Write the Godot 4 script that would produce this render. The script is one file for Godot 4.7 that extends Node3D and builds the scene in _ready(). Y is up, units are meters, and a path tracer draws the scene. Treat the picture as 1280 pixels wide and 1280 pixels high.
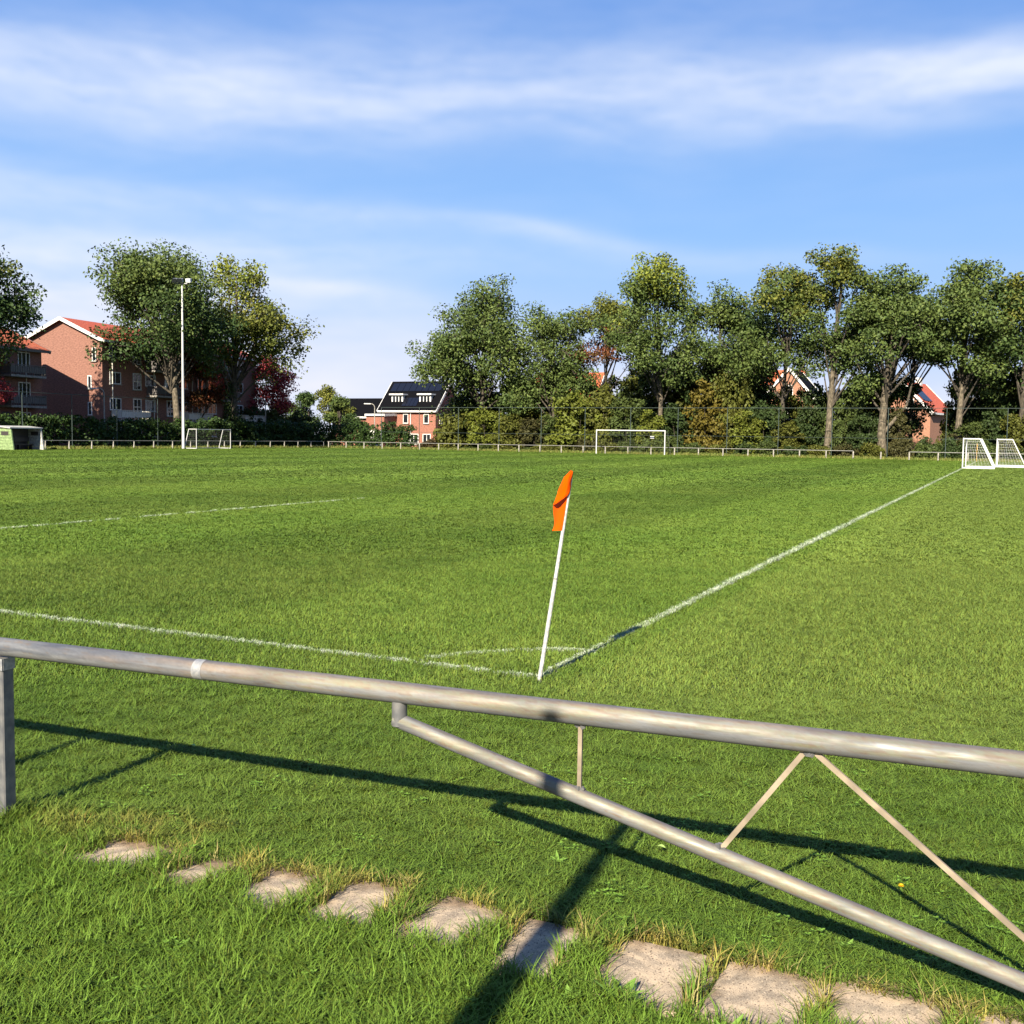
extends Node3D
# A football pitch seen over the barrier beside its corner flag. Metres, y up.
# Pitch coordinates: u along the touchline away from the corner flag, v across the pitch.

const SIN_Y := 0.42714
const COS_Y := 0.90419
const CAM_U := -6.66
const CAM_V := -2.924
const PITCH_L := 96.06
const PITCH_W := 64.8

var rng := RandomNumberGenerator.new()
var nz := FastNoiseLite.new()
var nz2 := FastNoiseLite.new()
var used := {}
var M := {}

# ------------------------------------------------------------------ helpers
class MB:
	var v := PackedVector3Array()
	var n := PackedVector3Array()
	var c := PackedColorArray()
	var ix := PackedInt32Array()
	func face(p: Array, out: Vector3, col := Color.WHITE):
		var b := v.size()
		var g := Vector3.ZERO
		for k in range(1, p.size() - 1):
			g += (p[k] - p[0]).cross(p[k + 1] - p[0])
		var flip: bool = g.dot(out) > 0.0
		var nn: Vector3 = g.normalized() if flip else -g.normalized()
		for q in p:
			v.append(q); n.append(nn); c.append(col)
		for k in range(1, p.size() - 1):
			if flip:
				ix.append_array(PackedInt32Array([b, b + k + 1, b + k]))
			else:
				ix.append_array(PackedInt32Array([b, b + k, b + k + 1]))
	func box(t: Transform3D, s: Vector3, col := Color.WHITE):
		var h := s * 0.5
		for a in 3:
			for sg: float in [-1.0, 1.0]:
				var o := Vector3.ZERO; o[a] = sg * h[a]
				var e1 := Vector3.ZERO; e1[(a + 1) % 3] = h[(a + 1) % 3]
				var e2 := Vector3.ZERO; e2[(a + 2) % 3] = h[(a + 2) % 3]
				face([t * (o - e1 - e2), t * (o + e1 - e2), t * (o + e1 + e2), t * (o - e1 + e2)], t.basis * o, col)
	func bx(x: float, y: float, z: float, sx: float, sy: float, sz: float, col := Color.WHITE):
		box(Transform3D(Basis(), Vector3(x, y, z)), Vector3(sx, sy, sz), col)
	func bar(a: Vector3, b: Vector3, w: float, d: float, up := Vector3.UP, col := Color.WHITE):
		var y := (b - a).normalized()
		var x := y.cross(up)
		if x.length() < 0.01: x = y.cross(Vector3.RIGHT)
		x = x.normalized()
		box(Transform3D(Basis(x, y, x.cross(y)), (a + b) * 0.5), Vector3(w, a.distance_to(b), d), col)
	func tube(a: Vector3, b: Vector3, ra: float, rb: float, k := 10, caps := true, col := Color.WHITE):
		var ax := (b - a).normalized()
		var x := ax.cross(Vector3.UP)
		if x.length() < 0.05: x = ax.cross(Vector3.RIGHT)
		x = x.normalized()
		var z := ax.cross(x)
		var s := v.size()
		for i in k + 1:
			var t := TAU * i / k
			var d := x * cos(t) + z * sin(t)
			v.append(a + d * ra); n.append(d); c.append(col)
			v.append(b + d * rb); n.append(d); c.append(col)
		for i in k:
			var p := s + i * 2
			var g := (v[p + 1] - v[p]).cross(v[p + 2] - v[p])
			if g.dot(n[p] + n[p + 2]) > 0.0:
				ix.append_array(PackedInt32Array([p, p + 2, p + 1, p + 1, p + 2, p + 3]))
			else:
				ix.append_array(PackedInt32Array([p, p + 1, p + 2, p + 1, p + 3, p + 2]))
		if caps:
			for e in 2:
				var ring := []
				for i in k: ring.append(v[s + i * 2 + e])
				face(ring, ax * (1.0 if e == 1 else -1.0), col)
	func leaf(p: Vector3, a: Vector3, b: Vector3, col: Color):
		var s := v.size()
		v.append(p - a); v.append(p + b); v.append(p + a); v.append(p - b)
		c.append(col); c.append(col); c.append(col); c.append(col)
		ix.append(s); ix.append(s + 1); ix.append(s + 2); ix.append(s); ix.append(s + 2); ix.append(s + 3)
	func mesh() -> ArrayMesh:
		var arr := []
		arr.resize(Mesh.ARRAY_MAX)
		arr[Mesh.ARRAY_VERTEX] = v
		if n.size() == v.size(): arr[Mesh.ARRAY_NORMAL] = n
		arr[Mesh.ARRAY_COLOR] = c
		arr[Mesh.ARRAY_INDEX] = ix
		var m := ArrayMesh.new()
		m.add_surface_from_arrays(Mesh.PRIMITIVE_TRIANGLES, arr)
		return m

func numbered(called: String) -> String:
	var k: int = used.get(called, 0)
	used[called] = k + 1
	return called if k == 0 else "%s_%03d" % [called, k]

func tag(o: Node, label: String, category: String, group := ""):
	o.set_meta("label", label); o.set_meta("category", category)
	if group != "": o.set_meta("group", group)

func thing(called: String, label: String, category: String, at := Vector3.ZERO, turn := 0.0, group := "") -> Node3D:
	var o := Node3D.new()
	o.name = numbered(called)
	add_child(o, true)
	o.position = at; o.rotation.y = turn
	tag(o, label, category, group)
	return o

func put(called: String, mesh: Mesh, m: Material, parent: Node3D) -> MeshInstance3D:
	var o := MeshInstance3D.new()
	o.name = called
	o.mesh = mesh
	o.material_override = m
	parent.add_child(o, true)
	return o

func struct(called: String, mesh: Mesh, m: Material) -> MeshInstance3D:
	var o := put(numbered(called), mesh, m, self)
	o.set_meta("kind", "structure")
	return o

func uvp(u: float, v: float, y := 0.0) -> Vector3:
	var du := u - CAM_U
	var dv := v - CAM_V
	return Vector3(du * SIN_Y - dv * COS_Y, y, -(du * COS_Y + dv * SIN_Y))

func rf(r: float, f: float, y := 0.0) -> Vector3:
	return Vector3(r, y, -f)

func mat(c: Color, rough := 0.7, metal := 0.0) -> StandardMaterial3D:
	var m := StandardMaterial3D.new()
	m.albedo_color = c.linear_to_srgb()
	m.roughness = rough
	m.metallic = metal
	return m

func noise_tex(freq: float, lo: Color, hi: Color, size := 512, sd := 1, oct := 5) -> NoiseTexture2D:
	var f := FastNoiseLite.new()
	f.noise_type = FastNoiseLite.TYPE_SIMPLEX_SMOOTH
	f.seed = sd; f.frequency = freq; f.fractal_octaves = oct
	var t := NoiseTexture2D.new()
	t.width = size; t.height = size; t.seamless = true; t.noise = f
	var g := Gradient.new()
	g.offsets = PackedFloat32Array([0.2, 0.8]); g.colors = PackedColorArray([lo, hi])
	t.color_ramp = g
	return t

func textured(m: StandardMaterial3D, t: Texture2D, scale: Vector3, world := true) -> StandardMaterial3D:
	m.albedo_texture = t
	m.uv1_triplanar = true
	m.uv1_world_triplanar = world
	m.uv1_scale = scale
	return m

func foliage_mat(tint: Color, back := 0.5) -> StandardMaterial3D:
	var m := mat(tint, 0.55)
	m.vertex_color_use_as_albedo = true
	m.backlight_enabled = true
	m.backlight = Color(back, back, back * 0.6)
	m.metallic_specular = 0.25
	return m

# ------------------------------------------------------------------ scene
func _ready():
	# camera
	var cam := Camera3D.new()
	cam.name = "camera"
	add_child(cam)
	cam.position = Vector3(0, 1.6806, 0)
	cam.rotation_degrees = Vector3(-4.093, 0, 0.8135)
	cam.fov = 51.69
	cam.near = 0.05
	cam.far = 4000.0
	cam.current = true
	# sky, exposure
	var env := Environment.new()
	env.background_mode = Environment.BG_SKY
	var sky := Sky.new()
	var pm := PanoramaSkyMaterial.new()
	pm.panorama = sky_texture()
	sky.sky_material = pm
	env.sky = sky
	env.background_energy_multiplier = 0.37
	env.tonemap_mode = Environment.TONE_MAPPER_LINEAR
	env.tonemap_exposure = 3.0
	env.sdfgi_enabled = true
	env.ssao_enabled = true
	env.ssil_enabled = true
	var we := WorldEnvironment.new()
	we.name = "world_environment"
	we.environment = env
	add_child(we)
	# sun: behind the camera, a little to the left, 33 degrees high
	var sun := DirectionalLight3D.new()
	sun.name = "sun"
	add_child(sun)
	var az := deg_to_rad(20.6)
	var el := deg_to_rad(33.5)
	var dir := Vector3(sin(az) * cos(el), -sin(el), -cos(az) * cos(el))
	sun.basis = Basis.looking_at(dir, Vector3.UP)
	sun.light_energy = 1.6
	sun.light_color = Color(1.0, 0.955, 0.87)
	sun.light_angular_distance = 0.5
	sun.shadow_enabled = true

	rng.seed = 11
	nz.seed = 5; nz.frequency = 1.0; nz.fractal_octaves = 3
	nz2.seed = 9; nz2.frequency = 1.0; nz2.fractal_octaves = 2
	materials()
	setting()
	buildings()
	trees()
	shrubs()
	fences()
	goals_and_lamps()
	gate()
	slabs()
	corner_flag()
	small_plants()
	grass()

func materials():
	var soft := noise_tex(0.01, Color(0.72, 0.72, 0.72), Color(1, 1, 1), 512, 3)
	var brickn := noise_tex(0.035, Color(0.7, 0.68, 0.68), Color(1, 1, 1), 512, 4, 3)
	M.brick_pink = textured(mat(Color(0.25, 0.12, 0.087), 0.9), brickn, Vector3(0.18, 0.7, 0.18))
	M.brick_red = textured(mat(Color(0.30, 0.125, 0.085), 0.9), brickn, Vector3(0.18, 0.7, 0.18))
	M.brick_dark = textured(mat(Color(0.24, 0.115, 0.088), 0.9), brickn, Vector3(0.18, 0.7, 0.18))
	M.brick_peach = textured(mat(Color(0.36, 0.18, 0.11), 0.9), brickn, Vector3(0.2, 0.7, 0.2))
	M.tile_orange = textured(mat(Color(0.44, 0.105, 0.034), 0.75), brickn, Vector3(0.25, 0.5, 0.25))
	M.tile_red = textured(mat(Color(0.44, 0.088, 0.038), 0.75), brickn, Vector3(0.25, 0.5, 0.25))
	M.tile_black = textured(mat(Color(0.0045, 0.0047, 0.0062), 0.85), brickn, Vector3(0.3, 0.6, 0.3))
	M.tile_black.metallic_specular = 0.15
	M.white = textured(mat(Color(0.76, 0.75, 0.72), 0.5), soft, Vector3(0.7, 0.7, 0.7))
	M.cream = mat(Color(0.55, 0.52, 0.45), 0.6)
	M.concrete = textured(mat(Color(0.30, 0.28, 0.25), 0.9), soft, Vector3(0.5, 0.5, 0.5))
	M.rail_dark = mat(Color(0.10, 0.09, 0.085), 0.6)
	M.glass = mat(Color(0.012, 0.014, 0.017), 0.08); M.glass.metallic_specular = 0.6
	M.door = mat(Color(0.05, 0.045, 0.045), 0.5)
	M.panel = mat(Color(0.004, 0.0045, 0.008), 0.3)
	M.lead = mat(Color(0.18, 0.19, 0.20), 0.7)
	M.net_green = mat(Color(0.026, 0.042, 0.038), 0.7)
	M.fence_rail = textured(mat(Color(0.30, 0.295, 0.27), 0.55, 0.2), soft, Vector3(1, 1, 1))
	M.fence_post = textured(mat(Color(0.33, 0.31, 0.27), 0.8), soft, Vector3(1, 1, 1))
	M.pole_white = mat(Color(0.44, 0.44, 0.43), 0.45)
	M.lamp_grey = mat(Color(0.16, 0.165, 0.17), 0.4, 0.3)
	M.lamp_lens = mat(Color(0.72, 0.73, 0.75), 0.15)
	M.net_white = mat(Color(0.62, 0.62, 0.58), 0.8)
	M.net_dark = mat(Color(0.10, 0.11, 0.09), 0.8)
	M.dug_green = textured(mat(Color(0.22, 0.31, 0.13), 0.6), soft, Vector3(0.8, 0.8, 0.8))
	M.dug_white = textured(mat(Color(0.45, 0.45, 0.42), 0.6), soft, Vector3(0.8, 0.8, 0.8))
	M.dug_dark = mat(Color(0.035, 0.03, 0.028), 0.5)
	M.bark = textured(mat(Color(0.165, 0.135, 0.095), 0.95), noise_tex(0.03, Color(0.45, 0.45, 0.42), Color(1, 1, 1), 256, 6), Vector3(0.9, 0.25, 0.9))
	M.bark_dark = textured(mat(Color(0.085, 0.07, 0.05), 0.95), noise_tex(0.03, Color(0.5, 0.5, 0.5), Color(1, 1, 1), 256, 6), Vector3(0.9, 0.25, 0.9))
	M.leaves = foliage_mat(Color(1, 1, 1))
	# weathered galvanised pipe: grey zinc under a tan film of dirt on the upper side
	var zinc := noise_tex(0.005, Color(0.80, 0.81, 0.83), Color(1.0, 0.99, 0.97), 1024, 21, 8)
	M.zinc = textured(mat(Color(0.185, 0.186, 0.188), 0.6, 0.22), zinc, Vector3(0.33, 2.4, 2.4), false)
	M.zinc.vertex_color_use_as_albedo = true
	var pits := noise_tex(0.09, Color(0, 0, 0), Color(1, 1, 1), 512, 22, 4)
	M.zinc.roughness_texture = noise_tex(0.03, Color(0.42, 0.42, 0.42), Color(0.8, 0.8, 0.8), 512, 23)
	M.zinc.roughness = 1.0
	M.zinc.heightmap_enabled = true
	M.zinc.heightmap_texture = pits
	M.zinc.heightmap_scale = 0.02
	M.zinc_plain = textured(mat(Color(0.155, 0.155, 0.155), 0.55, 0.35), zinc, Vector3(3, 3, 3), false)
	M.bracket = textured(mat(Color(0.27, 0.272, 0.275), 0.5, 0.2), zinc, Vector3(8, 8, 8), false)
	M.orange = mat(Color(0.60, 0.060, 0.0), 0.9)
	M.orange.metallic_specular = 0.1
	M.orange.backlight_enabled = true
	M.orange.backlight = Color(0.25, 0.25, 0.25)
	M.flag_pole = textured(mat(Color(0.50, 0.495, 0.47), 0.4), soft, Vector3(6, 6, 6))
	M.yellow = mat(Color(0.42, 0.24, 0.05), 0.5)
	var grit := slab_texture()
	var gritn := noise_tex(0.10, Color(0.42, 0.40, 0.38), Color(1, 1, 1), 1024, 31, 6)
	M.slab = textured(mat(Color(0.40, 0.325, 0.245), 0.95), grit, Vector3(1.3, 1.3, 1.3))
	M.slab.vertex_color_use_as_albedo = true
	M.slab.heightmap_enabled = true
	M.slab.heightmap_texture = gritn
	M.slab.heightmap_scale = 0.02
	M.grass = foliage_mat(Color(1, 1, 1), 0.3)
	M.grass.roughness = 0.6
	M.grass.metallic_specular = 0.22
	M.line_white = foliage_mat(Color(1, 1, 1), 0.3)
	var gt := noise_tex(0.02, Color(0.62, 0.62, 0.55), Color(1, 1, 1), 1024, 41, 6)
	M.ground = textured(mat(Color(0.040, 0.058, 0.011), 1.0), gt, Vector3(0.37, 0.37, 0.37))
	M.soil = textured(mat(Color(0.13, 0.095, 0.055), 1.0), gt, Vector3(1.7, 1.7, 1.7))

func slab_texture() -> ImageTexture:
	# worn concrete: grey-tan cement with pale and dark aggregate, and a few stains
	var n := 768
	var im := Image.create(n, n, false, Image.FORMAT_RGB8)
	var f := FastNoiseLite.new()
	f.seed = 17; f.frequency = 1.0; f.fractal_octaves = 4
	for j in n:
		for i in n:
			var a := TAU * i / n
			var b := TAU * j / n
			var st := f.get_noise_3d(cos(a) * 1.6 + 3.0, sin(a) * 1.6 + cos(b) * 1.6, sin(b) * 1.6)
			var fi := f.get_noise_2d(i * 0.16, j * 0.16)
			var g := clampf(0.86 + 0.28 * st + 0.22 * fi, 0.3, 1.0)
			im.set_pixel(i, j, Color(g, g * (0.985 - 0.02 * st), g * (0.95 - 0.05 * st)))
	var r := RandomNumberGenerator.new()
	r.seed = 5
	for k in 4200:
		var s := 2 + r.randi() % 4
		var t := r.randf()
		var c := Color(1, 0.99, 0.96) if t < 0.35 else (Color(0.6, 0.57, 0.54) if t < 0.9 else Color(0.4, 0.37, 0.34))
		var x := r.randi() % (n - 8)
		var y := r.randi() % (n - 8)
		im.fill_rect(Rect2i(x, y, s, maxi(1, s - 1)), c)
		im.fill_rect(Rect2i(x + 1, y - 1 if y > 0 else 0, maxi(1, s - 2), s + 1), c)
	return ImageTexture.create_from_image(im)

# ------------------------------------------------------------------ sky
func bump(x: float) -> float:
	return exp(-x * x)

func sky_texture() -> ImageTexture:
	var w := 1792
	var h := 896
	var im := Image.create(w, h, false, Image.FORMAT_RGBF)
	var a := FastNoiseLite.new()
	a.seed = 71; a.frequency = 1.0; a.fractal_octaves = 5
	var b := FastNoiseLite.new()
	b.seed = 72; b.frequency = 1.0; b.fractal_octaves = 3
	# cirrus streaks: azimuth, elevation, rise in degrees per degree, half thickness, half length, strength
	var streaks := [[-27.0, 17.3, -0.01, 2.3, 19.0, 0.52], [-6.0, 17.9, 0.0, 2.3, 16.0, 0.34], [24.0, 18.4, 0.02, 1.5, 17.0, 0.58], [17.0, 16.9, 0.06, 1.3, 12.0, 0.30], [-26.0, 11.6, -0.03, 1.7, 17.0, 0.42], [1.0, 10.6, -0.085, 0.6, 17.0, 0.30], [-10.0, 9.2, -0.04, 0.9, 11.0, 0.36], [-28.0, 8.4, -0.05, 1.9, 13.0, 0.55], [-9.0, 7.2, -0.14, 0.5, 6.0, 0.30], [2.0, 20.6, 0.02, 2.6, 26.0, 0.16]]
	for j in h:
		var e := 90.0 - 180.0 * (j + 0.5) / h
		if e < -2.0:
			break
		# clear air: deep blue overhead, paler and slightly lilac towards the horizon
		var air := Color(0.205, 0.43, 0.86).lerp(Color(0.115, 0.27, 0.69), smoothstep(9.0, 30.0, e))
		air = Color(0.33, 0.56, 0.94).lerp(air, smoothstep(5.0, 20.0, e))
		air = Color(0.56, 0.67, 0.91).lerp(air, smoothstep(-1.0, 11.0, e))
		for i in w:
			var az := 360.0 * (i + 0.5) / w
			if az > 180.0: az -= 360.0
			var r := deg_to_rad(az)
			var cx := cos(r)
			var sx := sin(r)
			var wp := b.get_noise_3d(cx * 2.5, e * 0.06, sx * 2.5)
			var ee := e + wp * 1.1
			var d := 0.0
			if e < 40.0:
				var st := a.get_noise_3d(cx * 4.0 + wp * 0.4, ee * 0.42 + cx * 0.5, sx * 4.0) * 1.5
				var fine := a.get_noise_3d(cx * 14.0 + 9.0 - e * 0.25, ee * 1.5, sx * 14.0 + 4.0) * 1.5
				# the same weather goes on all the way round: the pattern recurs, varied by the noise
				var fib := a.get_noise_3d(cx * 26.0 - e * 0.9, ee * 3.2, sx * 26.0 + e * 0.7) * 1.5
				st += 0.06 * fib
				var la := fposmod(az + 45.0, 90.0) - 45.0
				for k in streaks:
					var s: Array = k
					var q: float = (la - s[0]) / s[4]
					if absf(q) > 1.9: continue
					var p: float = (ee - s[1] - s[2] * (la - s[0])) / s[3]
					if absf(p) > 2.6: continue
					d += s[5] * bump(q) * bump(p * (1.25 if p > 0 else 0.85)) * (0.95 + 0.38 * st + 0.18 * fine + 0.12 * fib)
				# pale bank low down, thicker to the left
				var bank := 1.0 - smoothstep(2.0, 8.5, ee + 2.6 * sin(deg_to_rad(la * 2.6)))
				d += 0.84 * bank * (0.85 + 0.3 * st + 0.1 * fine)
				d += 0.05 * maxf(0.0, st + 0.2)
			else:
				d = 0.12 * maxf(0.0, 0.2 + a.get_noise_3d(cx * 3.0, e * 0.1, sx * 3.0))
			d = clampf(d, 0.0, 0.92)
			var cl := Color(0.82, 0.83, 0.93).lerp(Color(0.77, 0.83, 0.97), smoothstep(4.0, 10.0, e))
			im.set_pixel(i, j, air.lerp(cl, d))
	var ground := Color(0.10, 0.14, 0.06)
	for j in range(int(h * 92.0 / 180.0), h):
		for i in w:
			im.set_pixel(i, j, ground)
	return ImageTexture.create_from_image(im)

# ------------------------------------------------------------------ setting
func setting():
	var mb := MB.new()
	var s := 1500.0
	mb.face([Vector3(-s, -0.012, -s), Vector3(s, -0.012, -s), Vector3(s, -0.012, s), Vector3(-s, -0.012, s)], Vector3.UP)
	struct("ground", mb.mesh(), M.ground)

# ------------------------------------------------------------------ buildings
func window_part(parent: Node3D, t: Transform3D, w: float, h: float, cols := 2, rows := 1, fm: Material = null, fw := 0.09) -> MeshInstance3D:
	var f := MB.new()
	for s: float in [-1.0, 1.0]:
		f.bx(s * (w - fw) * 0.5, 0, 0.02, fw, h, 0.1)
		f.bx(0, s * (h - fw) * 0.5, 0.02, w - 2 * fw, fw, 0.1)
	for k in range(1, cols):
		f.bx(-w * 0.5 + w * k / cols, 0, 0.015, fw * 0.8, h - 2 * fw, 0.08)
	for k in range(1, rows):
		f.bx(0, -h * 0.5 + h * k / rows, 0.012, w - 2 * fw, fw * 0.8, 0.07)
	var o := put("window", f.mesh(), fm if fm else M.white, parent)
	o.transform = t
	var g := MB.new()
	g.bx(0, 0, 0.0, w - fw, h - fw, 0.05)
	put("pane", g.mesh(), M.glass, o)
	var sl := MB.new()
	sl.bx(0, -h * 0.5 - 0.05, 0.06, w + 0.14, 0.08, 0.2)
	put("sill", sl.mesh(), M.concrete, o)
	return o

func on_face(face: String, l: float, d: float, x: float, y: float) -> Transform3D:
	# front: x from the middle; side faces: x from the middle, positive to the viewer's right
	if face == "front": return Transform3D(Basis(), Vector3(x, y, 0))
	if face == "right": return Transform3D(Basis(Vector3.UP, PI / 2), Vector3(l * 0.5, y, -d * 0.5 - x))
	return Transform3D(Basis(Vector3.UP, -PI / 2), Vector3(-l * 0.5, y, -d * 0.5 + x))

func house(called: String, label: String, category: String, group: String, at: Vector3, turn: float, l: float, d: float, eave: float, ridge: float, wm: Material, rm: Material, over := 0.35, trim: Material = null) -> Node3D:
	var o := thing(called, label, category, at, turn, group)
	var hl := l * 0.5
	var w := MB.new()
	w.face([Vector3(-hl, -0.3, 0), Vector3(hl, -0.3, 0), Vector3(hl, eave, 0), Vector3(-hl, eave, 0)], Vector3(0, 0, 1))
	w.face([Vector3(-hl, -0.3, -d), Vector3(hl, -0.3, -d), Vector3(hl, eave, -d), Vector3(-hl, eave, -d)], Vector3(0, 0, -1))
	for s: float in [-1.0, 1.0]:
		w.face([Vector3(s * hl, -0.3, 0), Vector3(s * hl, -0.3, -d), Vector3(s * hl, eave, -d), Vector3(s * hl, ridge, -d * 0.5), Vector3(s * hl, eave, 0)], Vector3(s, 0, 0))
	put("wall", w.mesh(), wm, o)
	var r := MB.new()
	var slope := (ridge - eave) / (d * 0.5)
	var th := 0.2
	var hx := hl + over
	for s: float in [-1.0, 1.0]:
		var ze := -d * 0.5 + s * (d * 0.5 + over)
		var ye := eave - over * slope + 0.02
		var a := [Vector3(-hx, ye, ze), Vector3(hx, ye, ze), Vector3(hx, ridge + 0.02, -d * 0.5), Vector3(-hx, ridge + 0.02, -d * 0.5)]
		var up := Vector3(0, 1, s * slope).normalized()
		var b := []
		for q in a: b.append(q + Vector3(0, th, 0))
		r.face(b, up)
		r.face(a, -up)
		r.face([a[0], a[1], b[1], b[0]], Vector3(0, 0, s))
		r.face([a[0], a[3], b[3], b[0]], Vector3(-1, 0, 0))
		r.face([a[1], a[2], b[2], b[1]], Vector3(1, 0, 0))
	var roof := put("roof", r.mesh(), rm, o)
	if trim:
		for e: float in [-1.0, 1.0]:
			for s: float in [-1.0, 1.0]:
				var t := MB.new()
				var zb: float = -d * 0.5 + s * (d * 0.5 + over + 0.06)
				t.bar(Vector3(e * (hx + 0.03), eave - over * slope + 0.02, zb), Vector3(e * (hx + 0.03), ridge + 0.08, -d * 0.5), 0.34, 0.07, Vector3(e, 0, 0))
				put("bargeboard", t.mesh(), trim, roof)
		for s: float in [-1.0, 1.0]:
			var g := MB.new()
			g.bx(0, eave - over * slope + 0.04, -d * 0.5 + s * (d * 0.5 + over + 0.09), 2 * hx - 0.1, 0.24, 0.16)
			put("gutter", g.mesh(), trim, roof)
	return o

func chimney(o: Node3D, x: float, y: float, z: float, m: Material, h := 1.3):
	var c := MB.new()
	c.bx(x, y, z, 0.7, h, 0.7)
	c.bx(x, y + h * 0.5 + 0.05, z, 0.82, 0.12, 0.82)
	put("chimney", c.mesh(), m, o.get_node("roof"))

func balcony(o: Node3D, x: float, y: float, w: float, m: Material, depth := 1.4, dm: Material = null):
	var s := MB.new()
	s.bx(x, y, depth * 0.5, w, 0.2, depth)
	var b := put("balcony", s.mesh(), M.concrete, o)
	var r := MB.new()
	var zf := depth - 0.04
	var n := int(w / 0.28)
	for k in n + 1:
		r.bx(x - w * 0.5 + 0.03 + (w - 0.06) * k / n, y + 0.55, zf, 0.05, 0.9, 0.04)
	r.bx(x, y + 1.03, zf, w, 0.06, 0.07)
	r.bx(x, y + 0.62, zf - 0.03, w - 0.1, 0.62, 0.02)
	for e: float in [-1.0, 1.0]:
		r.bx(x + e * (w * 0.5 - 0.03), y + 1.03, depth * 0.5, 0.06, 0.06, depth - 0.1)
		r.bx(x + e * (w * 0.5 - 0.03), y + 0.6, depth * 0.5 - 0.02, 0.03, 0.8, depth - 0.16)
	put("railing", r.mesh(), m, b)

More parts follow.
